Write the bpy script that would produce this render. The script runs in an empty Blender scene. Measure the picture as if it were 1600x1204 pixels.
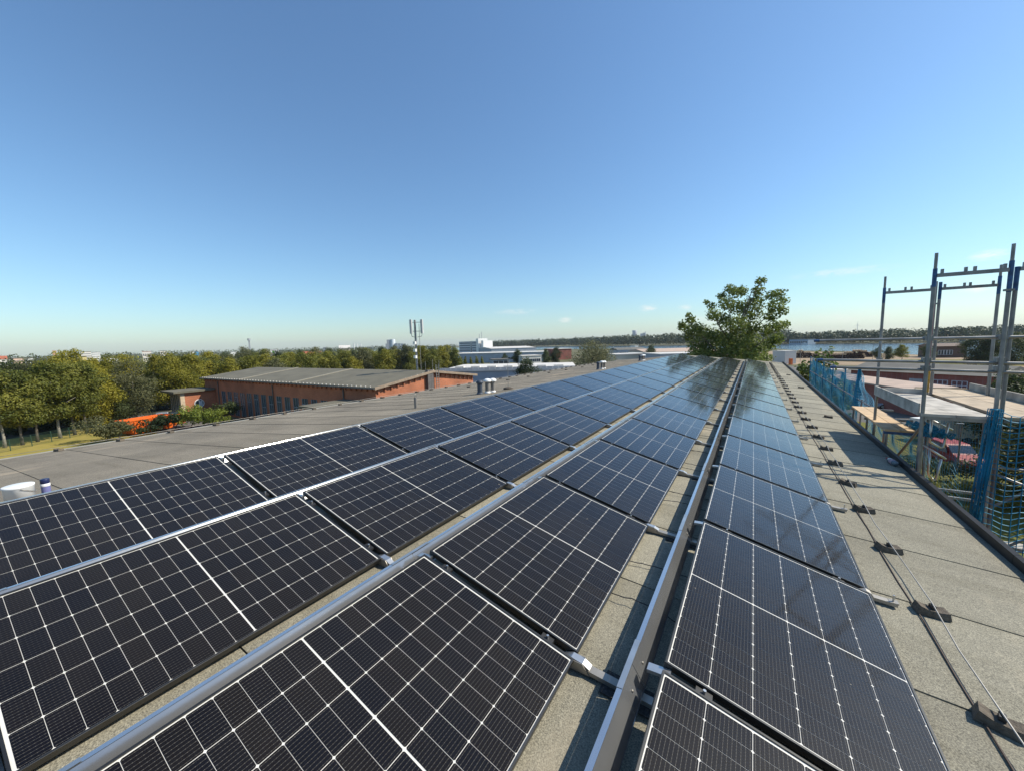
import bpy, math, random
from mathutils import Vector, Matrix
R = math.radians
scene = bpy.context.scene
COL = scene.collection

# ------------------------------------------------------------------ camera
FPX = 603.0746                                   # focal length in pixels of a 1600 px wide frame
FW = Vector((-0.527374, 0.842855, -0.107106))
RT = Vector((0.848923, 0.527881, -0.025887))
UP = Vector((-0.034721, 0.104577, 0.993911))
cd = bpy.data.cameras.new('camera')
cam = bpy.data.objects.new('camera', cd); COL.objects.link(cam)
cd.sensor_fit = 'HORIZONTAL'; cd.sensor_width = 36.0; cd.lens = FPX / 1600 * 36.0
cd.clip_start = 0.05; cd.clip_end = 20000
cam.matrix_world = Matrix(((RT.x, UP.x, -FW.x, 0), (RT.y, UP.y, -FW.y, 0), (RT.z, UP.z, -FW.z, 0), (0, 0, 0, 1)))
scene.camera = cam

# ------------------------------------------------------------------ world and sun
SUN_AZ, SUN_EL = R(55.7), R(44.0)                # azimuth from +y (the panel rows) towards +x (the scaffold side)
world = bpy.data.worlds.new('World'); scene.world = world
world.use_nodes = True
wn, wl = world.node_tree.nodes, world.node_tree.links
wn.clear()
wo = wn.new('ShaderNodeOutputWorld'); bg = wn.new('ShaderNodeBackground')
sky = wn.new('ShaderNodeTexSky'); sky.sky_type = 'NISHITA'; sky.sun_disc = False
sky.sun_elevation = SUN_EL; sky.sun_rotation = SUN_AZ
sky.altitude = 0; sky.air_density = 1.18; sky.dust_density = 0.5; sky.ozone_density = 6.0
bg.inputs['Strength'].default_value = 0.124
# small fair-weather clouds low above the horizon, all round
geo = wn.new('ShaderNodeNewGeometry'); sep = wn.new('ShaderNodeSeparateXYZ')
tc = wn.new('ShaderNodeTexCoord')
wl.new(tc.outputs['Generated'], sep.inputs[0])
mp = wn.new('ShaderNodeMapping'); mp.inputs['Scale'].default_value = (1, 1, 3.0)
wl.new(tc.outputs['Generated'], mp.inputs['Vector'])
nz = wn.new('ShaderNodeTexNoise'); nz.inputs['Scale'].default_value = 38; nz.inputs['Detail'].default_value = 6; nz.inputs['Roughness'].default_value = 0.6
wl.new(mp.outputs[0], nz.inputs['Vector'])
def wm(op, a, b=None):
    x = wn.new('ShaderNodeMath'); x.operation = op
    for k, v in ((0, a), (1, b)):
        if v is None: continue
        if isinstance(v, (int, float)): x.inputs[k].default_value = v
        else: wl.new(v, x.inputs[k])
    return x.outputs[0]
total = None
# azimuth from +y towards +x, elevation, half width, half height (degrees), strength: wisps and puffs low in the sky
for (az, el, ww, hh, st) in ((-31, 4.6, 3.6, 0.5, 0.45), (-24, 3.2, 1.2, 0.5, 0.6), (-12.5, 4.4, 1.5, 0.6, 0.7), (-8, 4.2, 1.0, 0.5, 0.6), (-6, 2.4, 3.5, 0.8, 0.45),
                             (8, 6.9, 5.5, 0.55, 0.5), (18, 4.0, 1.5, 0.5, 0.9), (18.5, 6.9, 1.5, 0.6, 0.95), (9, 1.9, 5.0, 0.9, 0.4), (60, 6, 4, 0.9, 0.6), (125, 5, 3, 0.8, 0.6)):
    a, e_ = R(az), R(el)
    mc = wn.new('ShaderNodeMapping'); mc.vector_type = 'TEXTURE'
    mc.inputs['Location'].default_value = (math.sin(a) * math.cos(e_), math.cos(a) * math.cos(e_), math.sin(e_))
    mc.inputs['Rotation'].default_value = (e_, 0, -a); mc.inputs['Scale'].default_value = (math.sin(R(ww)), 0.5, math.sin(R(hh)))
    wl.new(tc.outputs['Generated'], mc.inputs['Vector'])
    ln = wn.new('ShaderNodeVectorMath'); ln.operation = 'LENGTH'; wl.new(mc.outputs[0], ln.inputs[0])
    fl = wn.new('ShaderNodeMapRange'); fl.inputs['From Min'].default_value = 1.0; fl.inputs['From Max'].default_value = 0.15; fl.inputs['To Max'].default_value = st
    wl.new(ln.outputs['Value'], fl.inputs[0]); c_ = fl.outputs[0]
    total = c_ if total is None else wm('MAXIMUM', total, c_)
rag = wn.new('ShaderNodeMapRange'); rag.inputs['From Min'].default_value = 0.36; rag.inputs['From Max'].default_value = 0.66; wl.new(nz.outputs['Fac'], rag.inputs[0])
mu2 = wn.new('ShaderNodeMath'); mu2.operation = 'MULTIPLY'; wl.new(total, mu2.inputs[0]); wl.new(rag.outputs[0], mu2.inputs[1])
mixc = wn.new('ShaderNodeMixRGB'); mixc.inputs[2].default_value = (7.2, 7.0, 6.7, 1)
tint = wn.new('ShaderNodeMixRGB'); tint.blend_type = 'MULTIPLY'; tint.inputs[0].default_value = 1.0; tint.inputs[2].default_value = (0.955, 1.07, 1.085, 1)
wl.new(sky.outputs[0], tint.inputs[1])
wl.new(mu2.outputs[0], mixc.inputs[0]); wl.new(tint.outputs[0], mixc.inputs[1])
wl.new(mixc.outputs[0], bg.inputs['Color']); wl.new(bg.outputs[0], wo.inputs['Surface'])

sd = bpy.data.lights.new('sun', 'SUN'); sun = bpy.data.objects.new('sun', sd); COL.objects.link(sun)
sd.energy = 5.0; sd.angle = R(0.53); sd.color = (1.0, 0.93, 0.80)
sdir = Vector((math.sin(SUN_AZ) * math.cos(SUN_EL), math.cos(SUN_AZ) * math.cos(SUN_EL), math.sin(SUN_EL)))
sun.rotation_euler = (-sdir).to_track_quat('-Z', 'Y').to_euler(); sun.location = (30, 20, 40)

scene.view_settings.view_transform = 'Standard'
scene.view_settings.look = 'None'
scene.view_settings.exposure = 0.26
scene.view_settings.gamma = 1.0
scene.view_settings.use_curve_mapping = False
scene.render.engine = 'CYCLES'
cy = scene.cycles
cy.max_bounces = 6; cy.diffuse_bounces = 2; cy.glossy_bounces = 3; cy.transmission_bounces = 4; cy.transparent_max_bounces = 12
cy.caustics_reflective = False; cy.caustics_refractive = False
cy.use_denoising = True
cy.sample_clamp_indirect = 6

rnd = random.Random(7)
GZ = -10.2                                        # ground level below the camera

def ray(px, py):
    return FW + RT * ((px - 800) / FPX) - UP * ((py - 602) / FPX)
def at(px, py, z=GZ):                             # point of a level plane seen at a photo pixel
    d = ray(px, py); return d * (z / d.z)
def aty(px, py, y):
    d = ray(px, py); return d * (y / d.y)
def atd(px, py, dist):                            # point at a plan distance
    d = ray(px, py); return d * (dist / math.hypot(d.x, d.y))

# ------------------------------------------------------------------ materials
MATS = {}
def nt(name):
    m = bpy.data.materials.new(name); m.use_nodes = True
    m.node_tree.nodes.clear(); MATS[name] = m
    return m, m.node_tree.nodes, m.node_tree.links
def out(n, l, sh):
    o = n.new('ShaderNodeOutputMaterial'); l.new(sh, o.inputs['Surface']); return o
def M(name, col, rough=0.6, metal=0.0, var=0.18, scale=3.0, bump=0.0, bscale=40.0, spec=0.5, objvar=0.0, detail=4):
    if name in MATS: return MATS[name]
    m, n, l = nt(name)
    p = n.new('ShaderNodeBsdfPrincipled'); t = n.new('ShaderNodeTexCoord')
    p.inputs['Roughness'].default_value = rough; p.inputs['Metallic'].default_value = metal
    p.inputs['Specular IOR Level'].default_value = spec
    no = n.new('ShaderNodeTexNoise'); no.inputs['Scale'].default_value = scale; no.inputs['Detail'].default_value = detail
    l.new(t.outputs['Object'], no.inputs['Vector'])
    mr = n.new('ShaderNodeMapRange'); mr.inputs['From Min'].default_value = 0.3; mr.inputs['From Max'].default_value = 0.7
    mr.inputs['To Min'].default_value = 1 - var; mr.inputs['To Max'].default_value = 1 + var
    l.new(no.outputs['Fac'], mr.inputs['Value'])
    hsv = n.new('ShaderNodeHueSaturation'); hsv.inputs['Color'].default_value = (*col, 1)
    l.new(mr.outputs[0], hsv.inputs['Value'])
    if objvar:
        oi = n.new('ShaderNodeObjectInfo'); m2 = n.new('ShaderNodeMapRange')
        m2.inputs['To Min'].default_value = 1 - objvar; m2.inputs['To Max'].default_value = 1 + objvar
        l.new(oi.outputs['Random'], m2.inputs['Value'])
        mm = n.new('ShaderNodeMath'); mm.operation = 'MULTIPLY'
        l.new(mr.outputs[0], mm.inputs[0]); l.new(m2.outputs[0], mm.inputs[1]); l.new(mm.outputs[0], hsv.inputs['Value'])
    l.new(hsv.outputs[0], p.inputs['Base Color'])
    if bump:
        nb = n.new('ShaderNodeTexNoise'); nb.inputs['Scale'].default_value = bscale; nb.inputs['Detail'].default_value = 5
        l.new(t.outputs['Object'], nb.inputs['Vector'])
        b = n.new('ShaderNodeBump'); b.inputs['Strength'].default_value = bump; b.inputs['Distance'].default_value = 0.02
        l.new(nb.outputs['Fac'], b.inputs['Height']); l.new(b.outputs[0], p.inputs['Normal'])
    out(n, l, p.outputs[0]); return m

def felt_material(name, base, dust):
    m, n, l = nt(name)
    p = n.new('ShaderNodeBsdfPrincipled'); p.inputs['Roughness'].default_value = 0.85; p.inputs['Specular IOR Level'].default_value = 0.25
    g = n.new('ShaderNodeNewGeometry')
    def noise(scale, detail=3, rough=0.5, stretch=None):
        x = n.new('ShaderNodeTexNoise'); x.inputs['Scale'].default_value = scale; x.inputs['Detail'].default_value = detail; x.inputs['Roughness'].default_value = rough
        if stretch:
            mp = n.new('ShaderNodeMapping'); mp.inputs['Scale'].default_value = stretch
            l.new(g.outputs['Position'], mp.inputs[0]); l.new(mp.outputs[0], x.inputs['Vector'])
        else: l.new(g.outputs['Position'], x.inputs['Vector'])
        return x.outputs['Fac']
    def ramp(f, a, b, ca, cb):
        c = n.new('ShaderNodeValToRGB'); c.color_ramp.elements[0].position = a; c.color_ramp.elements[1].position = b
        c.color_ramp.elements[0].color = (*ca, 1); c.color_ramp.elements[1].color = (*cb, 1); l.new(f, c.inputs[0]); return c.outputs[0]
    def mix(a, b, f, kind='MIX'):
        x = n.new('ShaderNodeMixRGB'); x.blend_type = kind
        if isinstance(f, float): x.inputs[0].default_value = f
        else: l.new(f, x.inputs[0])
        l.new(a, x.inputs[1]); l.new(b, x.inputs[2]); return x.outputs[0]
    k = lambda c, s: tuple(v * s for v in c)
    col = ramp(noise(0.7, 4, 0.6), 0.3, 0.7, k(base, 0.76), k(base, 1.15))
    grit = ramp(noise(150, 2, 0.6), 0.34, 0.68, (0.45, 0.45, 0.45), (1.58, 1.57, 1.5))
    col = mix(col, grit, 0.85, 'MULTIPLY')
    grit2 = ramp(noise(33, 3, 0.7), 0.35, 0.68, (0.86, 0.86, 0.86), (1.13, 1.13, 1.12))
    col = mix(col, grit2, 0.8, 'MULTIPLY')
    streak = ramp(noise(1.5, 4, 0.6, (0.35, 3.0, 1)), 0.50, 0.70, (1, 1, 1), (0.78, 0.77, 0.74))
    col = mix(col, streak, 0.7, 'MULTIPLY')
    dm = ramp(noise(0.9, 5, 0.62, (1.5, 0.5, 1)), 0.60, 0.74, (0, 0, 0), (0.75, 0.75, 0.75))
    dcol = n.new('ShaderNodeRGB'); dcol.outputs[0].default_value = (*dust, 1)
    col = mix(col, dcol.outputs[0], dm)
    oi = n.new('ShaderNodeObjectInfo'); mr = n.new('ShaderNodeMapRange'); mr.inputs['To Min'].default_value = 0.9; mr.inputs['To Max'].default_value = 1.08
    l.new(oi.outputs['Random'], mr.inputs[0])
    hs = n.new('ShaderNodeHueSaturation'); l.new(col, hs.inputs['Color']); l.new(mr.outputs[0], hs.inputs['Value'])
    l.new(hs.outputs[0], p.inputs['Base Color'])
    b = n.new('ShaderNodeBump'); b.inputs['Strength'].default_value = 0.55; b.inputs['Distance'].default_value = 0.006
    l.new(noise(110, 3, 0.7), b.inputs['Height']); l.new(b.outputs[0], p.inputs['Normal'])
    out(n, l, p.outputs[0]); return m
felt_pale = felt_material('roofing_felt_grit', (0.278, 0.258, 0.202), (0.41, 0.35, 0.25))
felt_dark = felt_material('roofing_felt_darker', (0.235, 0.203, 0.158), (0.44, 0.35, 0.245))  # darker felt tone for the far slope and ridge strip

def cell_material():
    m, n, l = nt('silicon_cell')
    p = n.new('ShaderNodeBsdfPrincipled'); p.inputs['Roughness'].default_value = 0.42
    uv = n.new('ShaderNodeUVMap'); sp = n.new('ShaderNodeSeparateXYZ'); l.new(uv.outputs[0], sp.inputs[0])
    def math_(op, a, b=None):
        x = n.new('ShaderNodeMath'); x.operation = op
        for i, v in ((0, a), (1, b)):
            if v is None: continue
            if isinstance(v, (int, float)): x.inputs[i].default_value = v
            else: l.new(v, x.inputs[i])
        return x.outputs[0]
    u = math_('FRACT', math_('MULTIPLY', sp.outputs[0], 11.0))
    wire = math_('LESS_THAN', math_('ABSOLUTE', math_('SUBTRACT', u, 0.5)), 0.05)
    v = math_('FRACT', math_('MULTIPLY', sp.outputs[1], 6.0))
    dot = math_('LESS_THAN', math_('ABSOLUTE', math_('SUBTRACT', v, 0.5)), 0.12)
    pad = math_('MULTIPLY', dot, math_('LESS_THAN', math_('ABSOLUTE', math_('SUBTRACT', u, 0.5)), 0.075))
    line = math_('MAXIMUM', math_('MULTIPLY', wire, 0.62), pad)
    oi = n.new('ShaderNodeObjectInfo')
    cr = n.new('ShaderNodeValToRGB'); cr.color_ramp.elements[0].color = (0.0040, 0.0042, 0.0068, 1); cr.color_ramp.elements[1].color = (0.0080, 0.0066, 0.0066, 1)
    l.new(oi.outputs['Random'], cr.inputs[0])
    g = n.new('ShaderNodeNewGeometry'); nn = n.new('ShaderNodeTexNoise'); nn.inputs['Scale'].default_value = 260
    l.new(g.outputs['Position'], nn.inputs['Vector'])
    dr = n.new('ShaderNodeValToRGB'); dr.color_ramp.elements[0].position = 0.66; dr.color_ramp.elements[1].position = 0.78
    dr.color_ramp.elements[1].color = (0.10, 0.075, 0.05, 1); dr.color_ramp.elements[0].color = (0, 0, 0, 1)
    l.new(nn.outputs['Fac'], dr.inputs[0])
    ad = n.new('ShaderNodeMixRGB'); ad.blend_type = 'ADD'; ad.inputs[0].default_value = 0.12
    l.new(cr.outputs[0], ad.inputs[1]); l.new(dr.outputs[0], ad.inputs[2])
    mx = n.new('ShaderNodeMixRGB'); l.new(line, mx.inputs[0]); l.new(ad.outputs[0], mx.inputs[1]); mx.inputs[2].default_value = (0.095, 0.088, 0.075, 1)
    l.new(mx.outputs[0], p.inputs['Base Color'])
    p.inputs['Specular IOR Level'].default_value = 0.12
    out(n, l, p.outputs[0]); return m
cell_mat = cell_material()

def pane_material(name, ior, rough, tint=(1, 1, 1), bump=0.0):
    m, n, l = nt(name)
    tr = n.new('ShaderNodeBsdfTransparent'); tr.inputs[0].default_value = (*tint, 1)
    gl = n.new('ShaderNodeBsdfGlossy'); gl.inputs['Roughness'].default_value = rough
    fr = n.new('ShaderNodeFresnel'); fr.inputs['IOR'].default_value = ior
    if bump:
        g = n.new('ShaderNodeNewGeometry'); nn = n.new('ShaderNodeTexNoise'); nn.inputs['Scale'].default_value = 9; nn.inputs['Detail'].default_value = 3
        l.new(g.outputs['Position'], nn.inputs['Vector'])
        b = n.new('ShaderNodeBump'); b.inputs['Strength'].default_value = bump; b.inputs['Distance'].default_value = 0.01
        l.new(nn.outputs['Fac'], b.inputs['Height']); l.new(b.outputs[0], gl.inputs['Normal'])
    mx = n.new('ShaderNodeMixShader'); l.new(fr.outputs[0], mx.inputs[0]); l.new(tr.outputs[0], mx.inputs[1]); l.new(gl.outputs[0], mx.inputs[2])
    out(n, l, mx.outputs[0]); return m
def solar_glass_material():
    m, n, l = nt('solar_glass')
    def mth(op, a, b=None):
        x = n.new('ShaderNodeMath'); x.operation = op
        for k, v in ((0, a), (1, b)):
            if v is None: continue
            if isinstance(v, (int, float)): x.inputs[k].default_value = v
            else: l.new(v, x.inputs[k])
        return x.outputs[0]
    g = n.new('ShaderNodeNewGeometry')
    def noise(scale, detail=3, rough=0.5):
        x = n.new('ShaderNodeTexNoise'); x.inputs['Scale'].default_value = scale; x.inputs['Detail'].default_value = detail; x.inputs['Roughness'].default_value = rough
        l.new(g.outputs['Position'], x.inputs['Vector']); return x.outputs['Fac']
    lw = n.new('ShaderNodeLayerWeight'); lw.inputs['Blend'].default_value = 0.5
    f = mth('ADD', mth('MULTIPLY', mth('POWER', lw.outputs['Facing'], 4.4), 0.93), 0.007)
    tr = n.new('ShaderNodeBsdfTransparent'); gl = n.new('ShaderNodeBsdfGlossy')
    rv = n.new('ShaderNodeMapRange'); rv.inputs['From Min'].default_value = 0.35; rv.inputs['From Max'].default_value = 0.65; rv.inputs['To Min'].default_value = 0.06; rv.inputs['To Max'].default_value = 0.12
    l.new(noise(1.7, 4), rv.inputs[0]); l.new(rv.outputs[0], gl.inputs['Roughness'])
    b = n.new('ShaderNodeBump'); b.inputs['Strength'].default_value = 0.03; b.inputs['Distance'].default_value = 0.01; l.new(noise(9), b.inputs['Height']); l.new(b.outputs[0], gl.inputs['Normal'])
    mx = n.new('ShaderNodeMixShader'); l.new(f, mx.inputs[0]); l.new(tr.outputs[0], mx.inputs[1]); l.new(gl.outputs[0], mx.inputs[2])
    # thin dust film, drips and a few specks
    du = n.new('ShaderNodeBsdfDiffuse'); du.inputs[0].default_value = (0.42, 0.37, 0.30, 1)
    film = mth('MULTIPLY', mth('MAXIMUM', mth('SUBTRACT', noise(2.3, 6, 0.65), 0.42), 0.0), 0.04)
    vo = n.new('ShaderNodeTexVoronoi'); vo.inputs['Scale'].default_value = 7.0; l.new(g.outputs['Position'], vo.inputs['Vector'])
    speck = mth('MULTIPLY', mth('LESS_THAN', vo.outputs['Distance'], mth('MULTIPLY', mth('MAXIMUM', mth('SUBTRACT', noise(1.1, 2), 0.50), 0.0), 0.30)), 0.55)
    fac = mth('MAXIMUM', film, speck)
    m2 = n.new('ShaderNodeMixShader'); l.new(fac, m2.inputs[0]); l.new(mx.outputs[0], m2.inputs[1]); l.new(du.outputs[0], m2.inputs[2])
    out(n, l, m2.outputs[0]); return m
solar_glass = solar_glass_material()

def leaf_material(name, c1, c2, trans=0.45):
    m, n, l = nt(name)
    t = n.new('ShaderNodeTexCoord'); nz = n.new('ShaderNodeTexNoise'); nz.inputs['Scale'].default_value = 0.8; nz.inputs['Detail'].default_value = 5; nz.inputs['Roughness'].default_value = 0.7
    l.new(t.outputs['Object'], nz.inputs['Vector'])
    oi = n.new('ShaderNodeObjectInfo'); a = n.new('ShaderNodeMath'); a.operation = 'MULTIPLY_ADD'; a.inputs[1].default_value = 0.35; a.inputs[2].default_value = -0.17
    l.new(oi.outputs['Random'], a.inputs[0])
    b = n.new('ShaderNodeMath'); b.operation = 'ADD'; l.new(nz.outputs['Fac'], b.inputs[0]); l.new(a.outputs[0], b.inputs[1])
    cr = n.new('ShaderNodeValToRGB'); cr.color_ramp.elements[0].position = 0.3; cr.color_ramp.elements[1].position = 0.72
    cr.color_ramp.elements[0].color = (*c1, 1); cr.color_ramp.elements[1].color = (*c2, 1); l.new(b.outputs[0], cr.inputs[0])
    d = n.new('ShaderNodeBsdfPrincipled'); d.inputs['Roughness'].default_value = 0.55; d.inputs['Specular IOR Level'].default_value = 0.3
    l.new(cr.outputs[0], d.inputs['Base Color'])
    tl = n.new('ShaderNodeBsdfTranslucent'); l.new(cr.outputs[0], tl.inputs[0])
    mx = n.new('ShaderNodeMixShader'); mx.inputs[0].default_value = trans
    l.new(d.outputs[0], mx.inputs[1]); l.new(tl.outputs[0], mx.inputs[2]); out(n, l, mx.outputs[0]); return m
leaf_olive = leaf_material('leaf_olive', (0.1, 0.12, 0.022), (0.3, 0.285, 0.048))
leaf_yellow = leaf_material('leaf_yellow_green', (0.105, 0.115, 0.013), (0.34, 0.3, 0.034))
leaf_grey = leaf_material('leaf_grey_green', (0.085, 0.095, 0.04), (0.2, 0.195, 0.085))
leaf_dark = leaf_material('leaf_dark_green', (0.033, 0.054, 0.021), (0.105, 0.128, 0.042))
leaf_poplar = leaf_material('leaf_poplar', (0.07, 0.108, 0.024), (0.24, 0.285, 0.062))
leaf_far = leaf_material('leaf_far_wood', (0.042, 0.063, 0.028), (0.119, 0.137, 0.056), 0.2)
leaf_bright = leaf_material('leaf_bright_green', (0.091, 0.130, 0.019), (0.260, 0.299, 0.046))
bark = M('bark', (0.10, 0.085, 0.065), 0.9, var=0.35, scale=6, bump=0.5)
bark_pale = M('bark_pale', (0.26, 0.24, 0.20), 0.85, var=0.4, scale=4)

def brick_material(name, c1, c2, mortar):
    m, n, l = nt(name)
    p = n.new('ShaderNodeBsdfPrincipled'); p.inputs['Roughness'].default_value = 0.85
    g = n.new('ShaderNodeNewGeometry'); sp = n.new('ShaderNodeSeparateXYZ'); l.new(g.outputs['Position'], sp.inputs[0])
    ad = n.new('ShaderNodeMath'); ad.operation = 'ADD'; l.new(sp.outputs[0], ad.inputs[0]); l.new(sp.outputs[1], ad.inputs[1])
    cb = n.new('ShaderNodeCombineXYZ'); l.new(ad.outputs[0], cb.inputs[0]); l.new(sp.outputs[2], cb.inputs[1])
    bt = n.new('ShaderNodeTexBrick'); bt.inputs['Scale'].default_value = 1.0
    bt.inputs['Brick Width'].default_value = 0.25; bt.inputs['Row Height'].default_value = 0.077; bt.inputs['Mortar Size'].default_value = 0.010
    bt.inputs['Color1'].default_value = (*c1, 1); bt.inputs['Color2'].default_value = (*c2, 1); bt.inputs['Mortar'].default_value = (*mortar, 1)
    l.new(cb.outputs[0], bt.inputs['Vector'])
    nz = n.new('ShaderNodeTexNoise'); nz.inputs['Scale'].default_value = 0.5; nz.inputs['Detail'].default_value = 6; l.new(g.outputs['Position'], nz.inputs['Vector'])
    mr = n.new('ShaderNodeMapRange'); mr.inputs['From Min'].default_value = 0.3; mr.inputs['From Max'].default_value = 0.7; mr.inputs['To Min'].default_value = 0.78; mr.inputs['To Max'].default_value = 1.2
    l.new(nz.outputs['Fac'], mr.inputs[0])
    hs = n.new('ShaderNodeHueSaturation'); l.new(bt.outputs['Color'], hs.inputs['Color']); l.new(mr.outputs[0], hs.inputs['Value'])
    l.new(hs.outputs[0], p.inputs['Base Color']); out(n, l, p.outputs[0]); return m
brick_red = brick_material('red_brick', (0.36, 0.100, 0.038), (0.46, 0.135, 0.050), (0.30, 0.18, 0.12))
brick_dark = brick_material('dark_red_brick', (0.25, 0.062, 0.042), (0.31, 0.080, 0.052), (0.27, 0.15, 0.12))

def ground_material(name, c1, c2, c3, s1=0.05, s2=1.2):
    m, n, l = nt(name)
    p = n.new('ShaderNodeBsdfPrincipled'); p.inputs['Roughness'].default_value = 0.95; p.inputs['Specular IOR Level'].default_value = 0.15
    g = n.new('ShaderNodeNewGeometry')
    a = n.new('ShaderNodeTexNoise'); a.inputs['Scale'].default_value = s1; a.inputs['Detail'].default_value = 6; l.new(g.outputs['Position'], a.inputs['Vector'])
    b = n.new('ShaderNodeTexNoise'); b.inputs['Scale'].default_value = s2; b.inputs['Detail'].default_value = 8; b.inputs['Roughness'].default_value = 0.7; l.new(g.outputs['Position'], b.inputs['Vector'])
    r1 = n.new('ShaderNodeValToRGB'); r1.color_ramp.elements[0].position = 0.38; r1.color_ramp.elements[1].position = 0.62
    r1.color_ramp.elements[0].color = (*c1, 1); r1.color_ramp.elements[1].color = (*c2, 1); l.new(a.outputs['Fac'], r1.inputs[0])
    mx = n.new('ShaderNodeMixRGB'); mx.inputs[2].default_value = (*c3, 1)
    r2 = n.new('ShaderNodeValToRGB'); r2.color_ramp.elements[0].position = 0.42; r2.color_ramp.elements[1].position = 0.68; r2.color_ramp.elements[1].color = (0.7, 0.7, 0.7, 1); l.new(b.outputs['Fac'], r2.inputs[0])
    l.new(r2.outputs[0], mx.inputs[0]); l.new(r1.outputs[0], mx.inputs[1]); l.new(mx.outputs[0], p.inputs['Base Color']); out(n, l, p.outputs[0]); return m
lawn_dry = ground_material('lawn_dry', (0.29, 0.235, 0.055), (0.225, 0.20, 0.048), (0.38, 0.28, 0.09), 0.12, 0.9)
lawn_green = ground_material('lawn_green', (0.10, 0.115, 0.022), (0.14, 0.135, 0.028), (0.20, 0.165, 0.05), 0.15, 1.1)
asphalt = ground_material('asphalt', (0.115, 0.108, 0.098), (0.15, 0.14, 0.125), (0.17, 0.155, 0.135), 0.06, 0.6)
land_mat = ground_material('open_land', (0.075, 0.085, 0.030), (0.14, 0.125, 0.075), (0.16, 0.14, 0.09), 0.015, 0.2)
sand_mat = ground_material('sandy_ground', (0.36, 0.27, 0.18), (0.30, 0.23, 0.15), (0.24, 0.16, 0.10), 0.08, 0.7)

def water_material():
    m, n, l = nt('river_water')
    p = n.new('ShaderNodeBsdfPrincipled'); p.inputs['Base Color'].default_value = (0.02, 0.045, 0.075, 1); p.inputs['Roughness'].default_value = 0.12; p.inputs['IOR'].default_value = 1.33
    g = n.new('ShaderNodeNewGeometry'); mp = n.new('ShaderNodeMapping'); mp.inputs['Scale'].default_value = (0.25, 0.9, 1); l.new(g.outputs['Position'], mp.inputs[0])
    nz = n.new('ShaderNodeTexNoise'); nz.inputs['Scale'].default_value = 0.8; nz.inputs['Detail'].default_value = 5; l.new(mp.outputs[0], nz.inputs['Vector'])
    b = n.new('ShaderNodeBump'); b.inputs['Strength'].default_value = 0.8; b.inputs['Distance'].default_value = 0.35
    l.new(nz.outputs['Fac'], b.inputs['Height']); l.new(b.outputs[0], p.inputs['Normal']); out(n, l, p.outputs[0]); return m
water_mat = water_material()

frame_metal = M('anodised_frame', (0.085, 0.082, 0.076), 0.36, 0.85, var=0.12, scale=9)
backsheet_mat = M('white_backsheet', (0.66, 0.64, 0.58), 0.6, var=0.06, scale=6)
alu = M('mill_aluminium', (0.62, 0.61, 0.58), 0.36, 0.9, var=0.14, scale=7, bump=0.02, bscale=90)
alu_dull = M('weathered_aluminium', (0.36, 0.335, 0.295), 0.5, 0.7, var=0.2, scale=6)
sheet_metal = M('zinc_sheet', (0.30, 0.305, 0.31), 0.16, 0.70, var=0.10, scale=3, bump=0.02, bscale=12)
black_plastic = M('black_plastic', (0.02, 0.02, 0.02), 0.5, var=0.3)
rubber = M('rubber_granulate', (0.045, 0.043, 0.04), 0.9, var=0.5, scale=60, bump=0.5, bscale=120)
concrete_dark = M('dark_concrete_block', (0.105, 0.085, 0.062), 0.9, var=0.4, scale=25, bump=0.5, bscale=80, objvar=0.2)
galv = M('galvanised_steel', (0.25, 0.245, 0.235), 0.5, 0.55, var=0.3, scale=5, bump=0.05, bscale=30, objvar=0.12)
blue_paint = M('blue_scaffold_paint', (0.03, 0.085, 0.20), 0.5, 0.1, var=0.4, scale=14)
teal_paint = M('teal_scaffold_paint', (0.015, 0.16, 0.27), 0.5, 0.1, var=0.3, scale=8)
red_paint = M('red_scaffold_paint', (0.36, 0.03, 0.04), 0.55, var=0.4, scale=10)
yellow_paint = M('yellow_scaffold_paint', (0.42, 0.23, 0.02), 0.6, var=0.4, scale=10)
plank_new = M('new_wood_plank', (0.56, 0.39, 0.22), 0.75, var=0.22, scale=5, objvar=0.12)
plank_tan = M('tan_wood_plank', (0.44, 0.345, 0.235), 0.8, var=0.25, scale=4, objvar=0.1)
plank_grey = M('grey_weathered_plank', (0.40, 0.37, 0.32), 0.85, var=0.4, scale=4, objvar=0.1, detail=8)
net_mat = M('blue_net_cord', (0.006, 0.21, 0.35), 0.65, var=0.25, scale=3)
tar = M('bitumen', (0.035, 0.032, 0.028), 0.7, var=0.3)
white_paint = M('white_paint', (0.78, 0.77, 0.73), 0.45, var=0.08, scale=2)
offwhite = M('off_white_render', (0.70, 0.66, 0.58), 0.7, var=0.1, scale=0.4)
grey_panel = M('grey_cladding', (0.34, 0.37, 0.41), 0.6, var=0.1, scale=0.5)
shaded_blue_wall = M('blue_grey_shade', (0.25, 0.31, 0.37), 0.6, var=0.1, scale=0.4)  # colour takes in the blue-grey of a wall in shade
dark_glass = M('dark_window_glass', (0.03, 0.045, 0.065), 0.1, var=0.2, spec=0.8)
window_frame = M('pale_window_frame', (0.52, 0.55, 0.57), 0.5, var=0.1)
roof_grey = M('grey_roof_felt', (0.132, 0.119, 0.083), 0.9, var=0.18, scale=0.5)
roof_dark = M('dark_roof_felt', (0.135, 0.128, 0.11), 0.9, var=0.2, scale=0.4)
roof_red = M('red_roof_tiles', (0.40, 0.12, 0.06), 0.8, var=0.2, scale=0.6)
roof_pink = M('pink_roof_sheet', (0.46, 0.335, 0.25), 0.7, var=0.14, scale=0.7)
roof_light = M('light_roof_sheet', (0.62, 0.58, 0.52), 0.6, var=0.1, scale=0.4)
stone = M('sandstone_trim', (0.52, 0.40, 0.27), 0.85, var=0.15, scale=2)
orange_paint = M('orange_paint', (0.72, 0.13, 0.012), 0.5, var=0.14, scale=2)
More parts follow.
